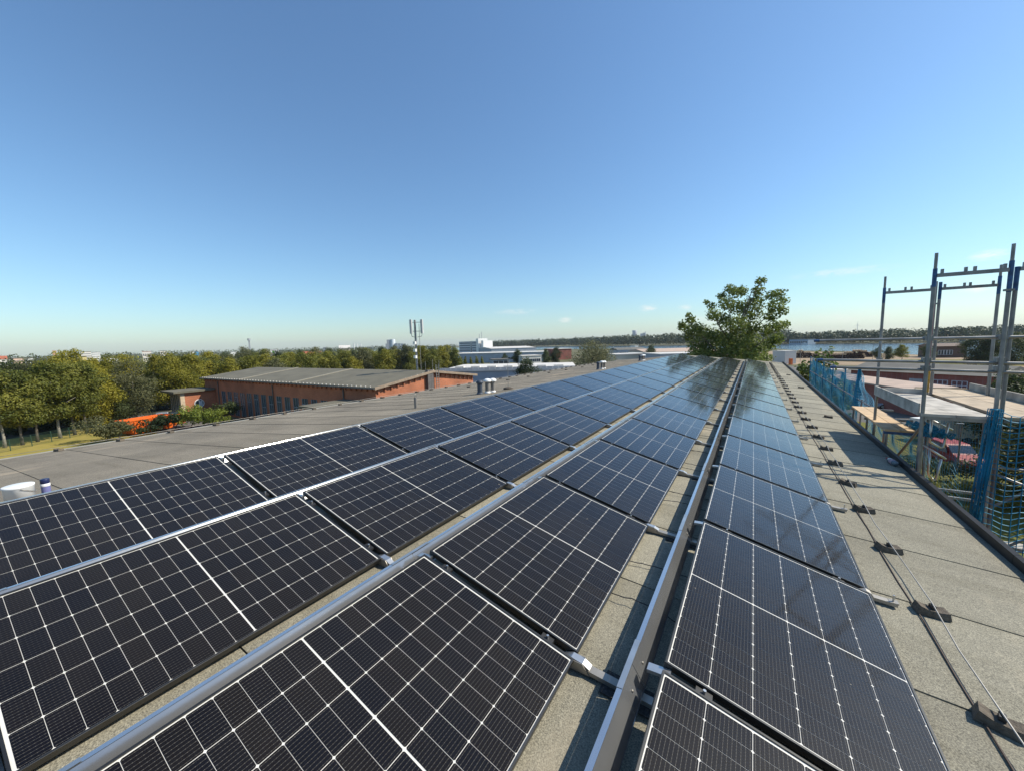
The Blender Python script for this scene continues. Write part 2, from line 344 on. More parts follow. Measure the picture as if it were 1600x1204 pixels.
far_grey = M('far_grey_concrete', (0.34, 0.36, 0.39), 0.8, var=0.05, scale=0.05)
log_dark = M('log_bark', (0.05, 0.026, 0.018), 0.95, var=0.5, scale=1.0)
log_pale = M('log_pale_wood', (0.50, 0.36, 0.22), 0.9, var=0.25, scale=1.0)  # paler tone for the top logs of each pile

# ------------------------------------------------------------------ mesh helpers
class MB:
    def __init__(s): s.v = []; s.f = []; s.sm = []
    def add(s, vs, fs, smooth=False):
        o = len(s.v); s.v += [tuple(v) for v in vs]; s.f += [tuple(i + o for i in f) for f in fs]; s.sm += [smooth] * len(fs); return s
    def box(s, x0, x1, y0, y1, z0, z1):
        return s.add([(x, y, z) for z in (z0, z1) for y in (y0, y1) for x in (x0, x1)],
                     [(0, 2, 3, 1), (4, 5, 7, 6), (0, 1, 5, 4), (2, 6, 7, 3), (0, 4, 6, 2), (1, 3, 7, 5)])
    def hexa(s, b, t):                             # bottom quad (ccw), top quad
        return s.add(list(b) + list(t), [(3, 2, 1, 0), (4, 5, 6, 7), (0, 1, 5, 4), (1, 2, 6, 5), (2, 3, 7, 6), (3, 0, 4, 7)])
    def prism(s, poly, z0, z1):                    # vertical prism on a plan polygon (ccw)
        n = len(poly); vs = [(x, y, z0) for x, y in poly] + [(x, y, z1) for x, y in poly]
        return s.add(vs, [tuple(reversed(range(n))), tuple(range(n, 2 * n))] + [(i, (i + 1) % n, n + (i + 1) % n, n + i) for i in range(n)])
    def extr(s, prof, y0, y1):                     # closed xz profile along y
        n = len(prof); vs = [(x, y0, z) for x, z in prof] + [(x, y1, z) for x, z in prof]
        return s.add(vs, [tuple(range(n)), tuple(reversed(range(n, 2 * n)))] + [(i, n + i, n + (i + 1) % n, (i + 1) % n) for i in range(n)])
    def tube(s, a, b, r, n=10, r2=None, cap=True):
        a, b = Vector(a), Vector(b); d = (b - a).normalized()
        h = Vector((0, 0, 1)) if abs(d.z) < 0.9 else Vector((1, 0, 0))
        p = d.cross(h).normalized(); q = d.cross(p); r2 = r if r2 is None else r2
        cs = [(math.cos(2 * math.pi * i / n), math.sin(2 * math.pi * i / n)) for i in range(n)]
        ra = [a + p * (c * r) + q * (w * r) for c, w in cs]; rb = [b + p * (c * r2) + q * (w * r2) for c, w in cs]
        s.add(ra + rb, [(i, n + i, n + (i + 1) % n, (i + 1) % n) for i in range(n)], n > 4)
        if cap: s.add(ra, [tuple(range(n))]); s.add(rb, [tuple(reversed(range(n)))])
        return s
    def path(s, pts, r, n=8, rs=None):             # connected tube along points
        pts = [Vector(p) for p in pts]; m = len(pts); vs = []
        prev = None
        for i, p in enumerate(pts):
            d = (pts[min(i + 1, m - 1)] - pts[max(i - 1, 0)]).normalized()
            if prev is None:
                h = Vector((0, 0, 1)) if abs(d.z) < 0.9 else Vector((1, 0, 0)); a = d.cross(h).normalized()
            else:
                a = (prev - d * prev.dot(d)).normalized()
            prev = a; b = d.cross(a); rr = rs[i] if rs else r
            vs += [p + a * (math.cos(2 * math.pi * k / n) * rr) + b * (math.sin(2 * math.pi * k / n) * rr) for k in range(n)]
        fs = [(i * n + k, (i + 1) * n + k, (i + 1) * n + (k + 1) % n, i * n + (k + 1) % n) for i in range(m - 1) for k in range(n)]
        fs += [tuple(range(n)), tuple(reversed(range((m - 1) * n, m * n)))]
        return s.add(vs, fs, n > 4)
    def lathe(s, prof, c=(0, 0, 0), n=16):         # (r, z) profile
        vs = []; m = len(prof)
        for r, z in prof:
            vs += [(c[0] + r * math.cos(2 * math.pi * k / n), c[1] + r * math.sin(2 * math.pi * k / n), c[2] + z) for k in range(n)]
        fs = [(i * n + k, i * n + (k + 1) % n, (i + 1) * n + (k + 1) % n, (i + 1) * n + k) for i in range(m - 1) for k in range(n)]
        fs += [tuple(reversed(range(n))), tuple(range((m - 1) * n, m * n))]
        return s.add(vs, fs, True)
    def mesh(s, name, mat, off=None):
        me = bpy.data.meshes.new(name)
        vs = s.v if off is None else [(x - off[0], y - off[1], z - off[2]) for x, y, z in s.v]
        me.from_pydata(vs, [], s.f); me.polygons.foreach_set('use_smooth', s.sm); me.materials.append(mat); me.update(); return me
    def build(s, name, mat, parent=None, loc=None):
        """vertices are world coordinates; with a parent they are stored relative to its location"""
        off = None
        if parent is not None:
            w = Vector(); q = parent
            while q is not None: w += q.location; q = q.parent
            off = w
        elif loc is not None: off = Vector(loc)
        o = bpy.data.objects.new(name, s.mesh(name, mat, off)); COL.objects.link(o)
        if parent is not None: o.parent = parent
        elif loc is not None: o.location = loc
        return o
    def local(s, name, mat, parent):               # vertices already in the parent's frame
        o = bpy.data.objects.new(name, s.mesh(name, mat)); COL.objects.link(o); o.parent = parent; return o
def link(name, me, parent=None, loc=None, rot=None, scale=None):
    o = bpy.data.objects.new(name, me); COL.objects.link(o)
    if parent is not None: o.parent = parent
    if loc is not None: o.location = loc
    if rot is not None: o.rotation_euler = rot
    if scale is not None: o.scale = scale
    return o
def tag(o, label, cat, group=None):
    o['label'] = label; o['category'] = cat
    if group: o['group'] = group
    return o
def thing(name, loc, label, cat, group=None, rot=None):
    o = bpy.data.objects.new(name, None); COL.objects.link(o); o.location = loc
    o.empty_display_size = 0.2
    if rot is not None: o.rotation_euler = rot
    return tag(o, label, cat, group)
def struct(o): o['kind'] = 'structure'; return o
def stuff(o): o['kind'] = 'stuff'; return o
ORD = ['zeroth', 'first', 'second', 'third', 'fourth', 'fifth', 'sixth', 'seventh', 'eighth', 'ninth', 'tenth', 'eleventh', 'twelfth',
       'thirteenth', 'fourteenth', 'fifteenth', 'sixteenth', 'seventeenth', 'eighteenth', 'nineteenth', 'twentieth', 'twenty-first', 'twenty-second',
       'twenty-third', 'twenty-fourth', 'twenty-fifth', 'twenty-sixth', 'twenty-seventh', 'twenty-eighth', 'twenty-ninth', 'thirtieth',
       'thirty-first', 'thirty-second', 'thirty-third', 'thirty-fourth', 'thirty-fifth', 'thirty-sixth', 'thirty-seventh', 'thirty-eighth', 'thirty-ninth', 'fortieth',
       'forty-first', 'forty-second']

# ================================================================== the setting
def sheet(name, pts, z, mat):
    o = MB().add([(x, y, z) for x, y in pts], [tuple(range(len(pts)))]).build(name, mat); return struct(o)
struct(MB().add([(-9000, -3000, GZ), (9000, -3000, GZ), (9000, 9000, GZ), (-9000, 9000, GZ)], [(0, 1, 2, 3)]).build('ground', land_mat))
near_bank = [(700, 547.5), (830, 546.8), (950, 545.0), (1060, 544.5), (1215, 545), (1250, 548), (1330, 549), (1420, 554), (1510, 557), (1600, 561)]
far_bank = [(700, 543.6), (830, 542), (900, 541), (1000, 540.5), (1100, 539.5), (1220, 537.5), (1420, 536.5), (1510, 535), (1600, 533)]
nb = [at(*p) for p in near_bank]; fb = [at(*p) for p in far_bank]
river_poly = [(p.x, p.y) for p in nb] + [(420, 150), (900, 520)] + [(p.x, p.y) for p in reversed(fb)] + [(-2600, 2400), (-1500, 900)]
sheet('river', river_poly, GZ + 0.05, water_mat)
sheet('lawn', [(-77, -30), (-13.5, -30), (-13.5, 14), (-58, 21), (-79, 19)], GZ + 0.02, lawn_dry)
sheet('shaded_wood_floor', [(-140, -30), (-77.2, -30), (-79.2, 19.5), (-140, 60)], GZ + 0.021, M('wood_shade_tone', (0.035, 0.032, 0.02), 0.95, var=0.3, scale=0.5))  # dark ground sheet; its colour stands in for shade under the trees
sheet('lawn', [(2.4, -10), (60, -10), (60, 36), (16, 56), (8, 62), (2.4, 62)], GZ + 0.02, lawn_green)
sheet('yard', [(-6, 60), (60, 52), (75, 150), (-40, 175), (-60, 110), (-30, 60)], GZ + 0.015, asphalt)
sheet('yard', [(-90, 18), (-14, 15), (-14, 60), (-33, 26), (-80, 26)], GZ + 0.025, asphalt)
sheet('yard', [(-30, 45), (-13, 40), (-2, 60), (-40, 100), (-120, 130), (-120, 80)], GZ + 0.012, asphalt)
sheet('storage_yard', [(-30, 178), (120, 160), (95, 232), (62, 262), (40, 300), (15, 330), (-60, 360)], GZ + 0.018, sand_mat)
sheet('lawn', [(42, 178), (110, 160), (100, 205), (44, 212)], GZ + 0.024, lawn_green)
sheet('road', [(20, 150), (130, 130), (132, 137), (22, 158)], GZ + 0.03, roof_light)

# ------------------------------------------------------------------ our building and its roof
SL = -0.090626; RZ0 = -1.8457261                    # slope towards the scaffold eave, height of the roof plane at x = 0
def roofz(x): return RZ0 + SL * x
RIDGE, EAVE_R, EAVE_L = -5.3, 2.0, -12.75
RZR = roofz(RIDGE)
def leftz(x): return RZR - SL * -1 * (RIDGE - x)
Y0, Y1 = -4.0, 37.2
bld = thing('industrial_building', (-5.3, Y0, GZ), 'long industrial building whose felt roof carries the solar panels', 'building')
ezr, ezl = roofz(EAVE_R), leftz(EAVE_L)
deck = [(EAVE_R, ezr - 0.03), (RIDGE, RZR - 0.03), (EAVE_L, ezl - 0.03), (EAVE_L, ezl - 0.25), (RIDGE, RZR - 0.3), (EAVE_R, ezr - 0.25)]
MB().extr(deck, Y0, Y1).build('roof_deck', tar, bld)
MB().box(EAVE_L + 0.4, EAVE_R - 0.35, Y0 + 0.2, Y1 - 0.3, GZ, ezr - 0.24).build('wall', brick_red, bld)
# felt sheets laid from ridge to eave, each its own piece with a slightly wavy seam
def felt(side, ya, yb):
    mb = MB(); n = 14; vs = []
    xs = [RIDGE + (EAVE_R - RIDGE) * i / n for i in range(n + 1)] if side > 0 else [RIDGE + (EAVE_L - RIDGE) * i / n for i in range(n + 1)]
    for i, x in enumerate(xs):
        z = roofz(x) if side > 0 else leftz(x)
        ja, jb = rnd.uniform(-1, 1) * 0.0025, rnd.uniform(-1, 1) * 0.0025
        vs += [(x, ya + ja, z + 0.001), (x, yb + jb, z - 0.005), (x, ya + ja, z - 0.012), (x, yb + jb, z - 0.016)]
    fs = []
    for i in range(n):
        a, b = 4 * i, 4 * (i + 1)
        fs += [(a, b, b + 1, a + 1), (a + 2, b + 2, b, a), (a + 1, b + 1, b + 3, a + 3)]
    if side < 0: fs = [tuple(reversed(f)) for f in fs]
    return mb.add(vs, fs)
y = Y0
seams = []
while y < Y1 - 0.2:
    w = rnd.choice([0.93, 0.96, 0.98, 0.99]); yb = min(y + w, Y1)
    felt(1, y + 0.0022, yb - 0.0022).build('felt_sheet', felt_pale, bld)
    felt(-1, y + 0.003, yb - 0.003).build('felt_sheet', felt_dark, bld)
    seams.append(y); y = yb
ridge_cap = MB().add([(RIDGE - 0.25, Y0, leftz(RIDGE - 0.25) + 0.006), (RIDGE, Y0, RZR + 0.008), (RIDGE + 0.25, Y0, roofz(RIDGE + 0.25) + 0.006),
                      (RIDGE - 0.25, Y1, leftz(RIDGE - 0.25) + 0.006), (RIDGE, Y1, RZR + 0.008), (RIDGE + 0.25, Y1, roofz(RIDGE + 0.25) + 0.006)], [(0, 1, 4, 3), (1, 2, 5, 4)])
ridge_cap.build('ridge_strip', felt_dark, bld)
# raised metal edge along the scaffold eave, in lengths
y = Y0
while y < Y1:
    yb = min(y + 3.0, Y1); zz = ezr
    MB().extr([(EAVE_R - 0.012, zz - 0.02), (EAVE_R - 0.006, zz + 0.085), (EAVE_R + 0.035, zz + 0.092), (EAVE_R + 0.04, zz - 0.16), (EAVE_R + 0.025, zz - 0.16), (EAVE_R + 0.02, zz - 0.02)], y + 0.002, yb - 0.002).build('edge_strip', M('dark_edge_flashing', (0.020, 0.020, 0.020), 0.55, 0.3, var=0.2, scale=4), bld)
    y = yb
y = Y0
while y < Y1:
    yb = min(y + 3.0, Y1)
    MB().extr([(EAVE_L - 0.06, ezl - 0.14), (EAVE_L - 0.05, ezl + 0.012), (EAVE_L + 0.05, ezl + 0.012), (EAVE_L + 0.05, ezl - 0.003), (EAVE_L - 0.04, ezl - 0.01), (EAVE_L - 0.045, ezl - 0.14)], y + 0.002, yb - 0.002).build('eave_trim', M('pale_eave_trim', (0.42, 0.38, 0.30), 0.5, 0.4, var=0.15), bld)
    y = yb

# ================================================================== solar panels
TILT = 0.264272; PW, PL, GAP = 1.134, 1.722, 0.052331
PITCH = PL + GAP; YG0 = 1.818019
ROWS = [(-4.965189, -1.137595), (-3.414613, -1.273942), (-1.862641, -1.411143), (-0.313131, -1.560342)]
ROWN = ['ridge row', 'second row below the ridge', 'third row below the ridge', 'eave row']
NEAR, LAST = -2, 17
LIP, FH = 0.011, 0.032
def ring(u0, u1, v0, v1, w): return [(u0, v0, w), (u1, v0, w), (u1, v1, w), (u0, v1, w)]
fr = MB()
vs = ring(0, PW, 0, PL, -FH) + ring(0, PW, 0, PL, -0.0012) + ring(0.0012, PW - 0.0012, 0.0012, PL - 0.0012, 0) + ring(LIP, PW - LIP, LIP, PL - LIP, 0) + ring(LIP, PW - LIP, LIP, PL - LIP, -0.012)
fs = []
for lv in range(4):
    for i in range(4):
        j = (i + 1) % 4; fs.append((lv * 4 + i, lv * 4 + j, (lv + 1) * 4 + j, (lv + 1) * 4 + i))
fr.add(vs, fs)
frame_me = fr.mesh('frame', frame_metal)
back_me = MB().add(ring(LIP - 0.002, PW - LIP + 0.002, LIP - 0.002, PL - LIP + 0.002, -0.0072), [(0, 1, 2, 3)]).mesh('backsheet', backsheet_mat)
glass_me = MB().add(ring(LIP - 0.001, PW - LIP + 0.001, LIP - 0.001, PL - LIP + 0.001, -0.0030), [(0, 1, 2, 3)]).mesh('glass_pane', solar_glass)
CW, CH, CG, CGV, MID = 0.1812, 0.0908, 0.0026, 0.0020, 0.009
def cell_verts(x, y, w, ch=0.0055):
    a, b = CW / 2, CH / 2
    return [(x + dx, y + dy, w) for dx, dy in ((-a + ch, -b), (a - ch, -b), (a, -b + ch), (a, b - ch), (a - ch, b), (-a + ch, b), (-a, b - ch), (-a, -b + ch))]
U0 = (PW - (6 * CW + 5 * CG)) / 2 + CW / 2
V0 = (PL - (18 * CH + 16 * CGV + MID)) / 2 + CH / 2
CELLPOS = []
for j in range(18):
    v = V0 + j * (CH + CGV) + (MID - CGV if j >= 9 else 0)
    for i in range(6): CELLPOS.append((U0 + i * (CW + CG), v))
def add_uv(me):
    uv = me.uv_layers.new(name='UVMap'); 
    return uv
def cell_uv(me, centres):
    uv = me.uv_layers.new(name='UVMap')
    for p in me.polygons:
        cx, cyy = centres[p.index]
        for li in p.loop_indices:
            co = me.vertices[me.loops[li].vertex_index].co
            uv.data[li].uv = ((co.x - cx) / CW + 0.5, (co.y - cyy) / CH + 0.5)
cell_me = MB().add(cell_verts(0, 0, 0), [tuple(range(8))]).mesh('cell', cell_mat); cell_uv(cell_me, [(0, 0)])
mb = MB()
for (cx, cyy) in CELLPOS: mb.add(cell_verts(cx, cyy, -0.0062), [tuple(range(8))])
cells_me = mb.mesh('cells', cell_mat); cell_uv(cells_me, CELLPOS)

for ri, (xl, zl) in enumerate(ROWS):
    for k in range(NEAR, LAST + 1):
        ys = YG0 + k * PITCH + GAP / 2
        if k == NEAR: lab = 'solar panel cut off at the near end of the ' + ROWN[ri]
        else: lab = '%s solar panel from the front in the %s' % (ORD[k + 2], ROWN[ri])
        p = thing('solar_module', (xl, ys, zl), lab, 'solar panel', 'solar panels in four rows on the roof', (rnd.uniform(-.0012, .0012), TILT + rnd.uniform(-.002, .002), rnd.uniform(-.001, .001)))
        link('frame', frame_me, p); link('backsheet', back_me, p)
        if -1 <= k <= 1:
            for (cx, cyy) in CELLPOS: link('cell', cell_me, p, (cx, cyy, -0.0062))
        else: stuff(link('cells', cells_me, p))
        link('glass_pane', glass_me, p)

# ------------------------------------------------------------------ wind deflectors along the high edge of every row
mb = MB(); mb.extr([(-0.150, -0.0622), (-0.088, -0.160), (-0.084, -0.163), (-0.0855, -0.1645), (-0.0895, -0.1612), (-0.1515, -0.0634)], -PITCH / 2 + 0.002, PITCH / 2 - 0.002); defl_me = mb.mesh('sheet', sheet_metal)
lip_metal = M('bright_lip_metal', (0.68, 0.70, 0.71), 0.27, 0.9, var=0.08, scale=3)
mb = MB(); mb.extr([(-0.181, -0.085), (-0.177, -0.062), (-0.1505, -0.0600), (-0.1505, -0.0617), (-0.1755, -0.0636), (-0.1795, -0.085)], -PITCH / 2 + 0.002, PITCH / 2 - 0.002); lip_me = mb.mesh('lip', lip_metal)
mb = MB(); mb.extr([(-0.1835, -0.083), (-0.179, -0.0595), (-0.151, -0.0575), (-0.151, -0.0592), (-0.177, -0.0612), (-0.1820, -0.083)], -0.17, 0.17); splice_me = mb.mesh('splice_plate', alu)
mb = MB().lathe([(0.0, 0), (0.007, 0.0005), (0.0065, 0.004), (0.002, 0.0055)], (0, 0, 0), 8); screw_me = mb.mesh('screw', alu_dull)
for ri, (xl, zl) in enumerate(ROWS):
    for k in range(NEAR, LAST + 1):
        yc = YG0 + (k + 0.5) * PITCH
        lab = 'grey metal wind deflector behind the %s panel of the %s' % (ORD[max(k + 2, 0)] if k > NEAR else 'cut-off near', ROWN[ri])
        d = thing('wind_deflector', (xl, yc, zl + (0.030, 0.020, 0.006, 0.0)[ri]), lab, 'wind deflector', 'wind deflectors along the panel rows', (0, rnd.uniform(-.02, .02), 0))
        link('sheet', defl_me, d); link('lip', lip_me, d)
        if k <= 7:
            link('splice_plate', splice_me, d, (0, PITCH / 2, 0.0004))
            for yy in (-0.80, 0.78): link('screw', screw_me, d, (-0.121, yy, -0.1065), (0, R(57), 0))

# ------------------------------------------------------------------ mounting rails under the gaps
def rail(k):
    yc = YG0 + k * PITCH
    r = thing('mounting_rail', (-2, yc, roofz(-2)), 'aluminium mounting rail crossing under the %s' % (('%s gap from the front between the panels' % ORD[k + 2]) if k < LAST + 1 else 'far ends of all four panel rows'), 'mounting rail', 'mounting rails across the panel rows')
    xa, xb = -5.16, 0.93
    def on(x, dz): return roofz(x) + dz
    def bar(x0, x1, dz0, dz1, y0, y1, name, mat):
        MB().hexa([(x0, yc + y0, on(x0, dz0)), (x1, yc + y0, on(x1, dz0)), (x1, yc + y1, on(x1, dz0)), (x0, yc + y1, on(x0, dz0))],
                  [(x0, yc + y0, on(x0, dz1)), (x1, yc + y0, on(x1, dz1)), (x1, yc + y1, on(x1, dz1)), (x0, yc + y1, on(x0, dz1))]).build(name, mat, r)
    bar(xa, xb, 0.010, 0.034, -0.023, 0.023, 'beam', alu_dull)
    for ri, (xl, zl) in enumerate(ROWS):
        xr = xl + PW * math.cos(TILT); zr = zl - PW * math.sin(TILT)
        hi = zl - roofz(xl)
        bar(xl - 0.30, xl + 0.42, 0.0015, 0.010, -0.075, 0.075, 'rubber_mat', rubber)
        # high foot: upright with a top plate that reaches back to the deflector
        MB().hexa([(xl - 0.05, yc - 0.022, on(xl - 0.05, 0.034)), (xl + 0.05, yc - 0.022, on(xl + 0.05, 0.034)), (xl + 0.05, yc + 0.022, on(xl + 0.05, 0.034)), (xl - 0.05, yc + 0.022, on(xl - 0.05, 0.034))],
                  [(xl - 0.005, yc - 0.022, zl - 0.045), (xl + 0.03, yc - 0.022, zl - 0.05), (xl + 0.03, yc + 0.022, zl - 0.05), (xl - 0.005, yc + 0.022, zl - 0.045)]).build('high_foot', alu_dull, r)
        MB().hexa([(xl - 0.075, yc - 0.024, zl - 0.052), (xl + 0.03, yc - 0.024, zl - 0.046), (xl + 0.03, yc + 0.024, zl - 0.046), (xl - 0.075, yc + 0.024, zl - 0.052)],
                  [(xl - 0.075, yc - 0.024, zl - 0.034), (xl + 0.03, yc - 0.024, zl - 0.030), (xl + 0.03, yc + 0.024, zl - 0.030), (xl - 0.075, yc + 0.024, zl - 0.034)]).build('top_plate', alu, r)
        # low foot: cap that shows past the low edge, with cheek plates
        MB().extr([(xr - 0.07, on(xr, 0.034)), (xr + (0.085 if ri < 3 else 0.02), on(xr, 0.034)), (xr + (0.045 if ri < 3 else 0.005), on(xr, 0.055)), (xr - 0.02, on(xr, 0.066)), (xr - 0.07, on(xr, 0.05))], yc - 0.021, yc + 0.021).build('low_foot', alu if ri < 3 else alu_dull, r)
        for s_ in ((-1, 1) if ri < 3 else ()):
            MB().extr([(xr - 0.05, on(xr, 0.004)), (xr + 0.085, on(xr, 0.004)), (xr + 0.045, on(xr, 0.056)), (xr - 0.02, on(xr, 0.058))], yc + s_ * 0.026 - 0.002, yc + s_ * 0.026 + 0.002).build('cheek_plate', alu_dull, r)
        if k <= 7:
            for fr_ in (0.16, 0.84):
                cx, cz = xl + PW * fr_ * math.cos(TILT), zl - PW * fr_ * math.sin(TILT)
                c = MB().hexa([(cx - 0.035, yc - 0.020, cz - 0.022), (cx + 0.035, yc - 0.020, cz - 0.04), (cx + 0.035, yc + 0.020, cz - 0.04), (cx - 0.035, yc + 0.020, cz - 0.022)],
                              [(cx - 0.035, yc - 0.020, cz - 0.006), (cx + 0.035, yc - 0.020, cz - 0.0245), (cx + 0.035, yc + 0.020, cz - 0.0245), (cx - 0.035, yc + 0.020, cz - 0.006)]).build('clamp', black_plastic, r)
                MB().tube((cx, yc, cz - 0.02), (cx + 0.003, yc, cz + 0.003), 0.0075, 8).build('bolt', alu, c)
    # stub bolt on the rail end beyond the eave row
    MB().tube((xb - 0.02, yc, on(xb, 0.03)), (xb - 0.02, yc, on(xb, 0.085)), 0.006, 8).build('end_bolt', alu, r)
    MB().box(xb - 0.045, xb + 0.005, yc - 0.024, yc + 0.024, on(xb, 0.030), on(xb, 0.040)).build('end_plate', alu_dull, r)
for k in range(NEAR + 1, LAST + 2): rail(k)

# solar cables looping from under the panels over the felt to the next row
def wobble_path(a, b, n, amp, lift, rr):
    a, b = Vector(a), Vector(b); out_ = []
    for i in range(n + 1):
        t = i / n; p = a.lerp(b, t)
        s_ = math.sin(math.pi * t)
        out_.append(p + Vector((0, amp * s_ + rr.uniform(-1, 1) * 0.01, lift * s_)))
    return out_
cr_ = random.Random(3)
ci = 0
for k in range(-1, 8):
    for q in (0.32, 0.62):
        if k in (-1,) and q < 0.5: continue
        yy = YG0 + (k + q) * PITCH + cr_.uniform(-.1, .1); ci += 1
        xa = ROWS[2][0] + 1.0; xb = ROWS[3][0] - 0.02
        pts = wobble_path((xa, yy, roofz(xa) + 0.03), (xb, yy + cr_.uniform(-.12, .12), roofz(xb) + 0.02), 12, cr_.uniform(-.05, .05), cr_.uniform(0.0, 0.035), cr_)
        tag(MB().path(pts, 0.0035, 6).build('solar_cable', black_plastic), 'thin black cable crossing to the eave row, %s one from the front' % ORD[ci], 'cable', 'solar cables between the last two rows')

# ================================================================== small things on the roof
def holder_mesh():
    mb = MB(); a, b, h = 0.085, 0.045, 0.055
    vs = [(-a, -b, 0), (a, -b, 0), (a, b, 0), (-a, b, 0), (-a + 0.012, -b + 0.008, h * 1.0), (-0.03, -b + 0.008, h * 0.72), (0.03, -b + 0.008, h * 0.72), (a - 0.012, -b + 0.008, h * 0.86),
          (-a + 0.012, b - 0.008, h), (-0.03, b - 0.008, h * 0.72), (0.03, b - 0.008, h * 0.72), (a - 0.012, b - 0.008, h * 0.86)]
    fs = [(3, 2, 1, 0), (0, 1, 7, 6, 5, 4), (3, 8, 9, 10, 11, 2), (4, 5, 9, 8), (5, 6, 10, 9), (6, 7, 11, 10), (0, 4, 8, 3), (1, 2, 11, 7)]
    return mb.add(vs, fs).mesh('block', concrete_dark)
holder_me = holder_mesh()
clip_me = MB().box(-0.012, 0.012, -0.02, 0.02, 0.036, 0.064).add([(-0.006, -0.012, 0.064), (0.006, -0.012, 0.064), (0.006, 0.012, 0.064), (-0.006, 0.012, 0.064)], [(0, 1, 2, 3)]).mesh('clip', black_plastic)
def holder(x, y, z, slope, lab, grp, parts=True):
    h = thing('conductor_holder', (x, y, z), lab, 'conductor holder', grp, (0, math.atan(slope), rnd.uniform(-.35, .35)))
    h.scale = (1.05, 1.05, 1.05)
    link('block', holder_me, h)
    if parts: link('clip', clip_me, h)
cond = []
n = 0
for i in range(38):
    yy = 0.83 + i * 0.94
    if yy > 35.2: break
    xx = 1.115 + rnd.uniform(-.015, .015); n += 1
    holder(xx, yy, roofz(xx) + 0.001, -SL, 'concrete holder of the roof wire beside the eave row, %s from the front' % ORD[n], 'wire holders along the eave row', i < 14)
    cond.append((xx + 0.005, yy, roofz(xx) + 0.073))
    cond.append((xx + rnd.uniform(-.008, .008), yy + 0.47, roofz(xx) + 0.066))
tag(MB().path(cond, 0.0045, 6).build('lightning_conductor', alu_dull), 'thin grey lightning conductor wire along the eave row', 'wire')
pts = [(1.035 + rnd.uniform(-.012, .012), -1 + i * 0.5, roofz(1.035) + 0.004) for i in range(72)]  # raised line modelling an old brown trace on the felt
tag(MB().path(pts, 0.005, 5).build('old_trace_line', M('brown_trace', (0.10, 0.07, 0.05), 0.8)), 'thin brown line for an old trace on the felt beside the roof wire', 'cable')
for i, (x, yy) in enumerate(((1.62, 12.0), (1.62, 18.5), (1.60, 24.5))):
    holder(x, yy, roofz(x) + 0.001, -SL, 'lone dark concrete block near the scaffold eave, %s from the front' % ORD[i + 1], 'lone blocks near the scaffold eave', False)
n = 0
for i in range(37):
    yy = 0.75 + i * 0.95; xx = -12.55 + rnd.uniform(-.06, .06); n += 1
    holder(xx, yy, leftz(xx) + 0.001, SL, 'small dark block on the far eave opposite the scaffold, %s from the front' % ORD[n], 'blocks along the far eave', False)
for i, yy in enumerate((13.3, 15.0, 16.7, 18.6, 21.4, 24.0, 26.5, 29.0)):
    xx = -10.6 + rnd.uniform(-.1, .1)
    holder(xx, yy, leftz(xx) + 0.001, SL, 'dark block between the vents and the far eave, %s from the front' % ORD[i + 1], 'blocks on the far roof slope', False)
pts = [(-12.55, 0.75 + i * 0.95, leftz(-12.55) + 0.078) for i in range(37)]
tag(MB().path(pts, 0.0045, 5).build('lightning_conductor', alu_dull), 'thin lightning conductor wire along the far eave', 'wire')

# vent pipes on the far slope
pipe_grey = M('grey_vent_pipe', (0.20, 0.185, 0.165), 0.7, var=0.2)
pipe_dark = M('dark_vent_pipe', (0.045, 0.06, 0.085), 0.6, var=0.2)
cap_white = M('white_vent_cap', (0.80, 0.79, 0.76), 0.35, var=0.05)
def vent(x, y, h, r, mat, white, lab):
    z = leftz(x); v = thing('vent_pipe', (x, y, z), lab, 'vent pipe', 'vent pipes on the far roof slope')
    MB().lathe([(r * 1.35, -0.05), (r * 1.3, 0.03), (r * 1.05, 0.06)], (x, y, z), 16).build('collar', cap_white if white else pipe_dark, v)
    MB().tube((x, y, z + 0.04), (x, y, z + h), r, 16).build('pipe', mat, v)
    if white: MB().lathe([(r * 1.45, h - 0.03), (r * 1.75, h - 0.015), (r * 1.72, h + 0.01), (r * 1.45, h + 0.045), (r * 0.9, h + 0.07), (r * 0.2, h + 0.078)], (x, y, z), 18).build('cap', cap_white, v)
    else: MB().lathe([(r * 1.2, h - 0.03), (r * 1.4, h - 0.02), (r * 1.38, h + 0.03), (r * 0.7, h + 0.07), (r * 0.1, h + 0.08)], (x, y, z), 18).build('cap', pipe_dark, v)
for gi, (gy, gn) in enumerate(((9.75, 'first'), (20.7, 'middle'), (30.0, 'farthest'))):
    vent(-7.26, gy - 0.06, 0.36, 0.08, pipe_dark, False, 'dark vent pipe with dark cap in the %s vent cluster' % gn)
    vent(-7.12, gy + 0.16, 0.38, 0.072, pipe_grey, True, 'grey vent pipe with white dome in front in the %s vent cluster' % gn)
    vent(-7.05, gy + 0.36, 0.37, 0.068, pipe_grey, True, 'grey vent pipe with white dome behind in the %s vent cluster' % gn)
v = thing('vent_pipe', (-7.1, 6.8, leftz(-7.1)), 'thin short pipe with a wire loop standing behind the ridge row', 'vent pipe')
MB().tube((-7.1, 6.8, leftz(-7.1) - 0.03), (-7.1, 6.8, leftz(-7.1) + 0.27), 0.040, 14).build('pipe', pipe_grey, v)
MB().path([(-7.1, 6.775, leftz(-7.1) + 0.26), (-7.1, 6.77, leftz(-7.1) + 0.33), (-7.1, 6.8, leftz(-7.1) + 0.36), (-7.1, 6.83, leftz(-7.1) + 0.33), (-7.1, 6.825, leftz(-7.1) + 0.26)], 0.006, 6).build('loop', alu_dull, v)
v = thing('lightning_rod', (-7.0, 10.95, leftz(-7.0)), 'thin lightning rod standing on a dark base near the vents', 'lightning rod')
MB().tube((-7.0, 10.95, leftz(-7.0) + 0.03), (-7.0, 10.95, leftz(-7.0) + 1.0), 0.008, 6, 0.005).build('rod', alu_dull, v)
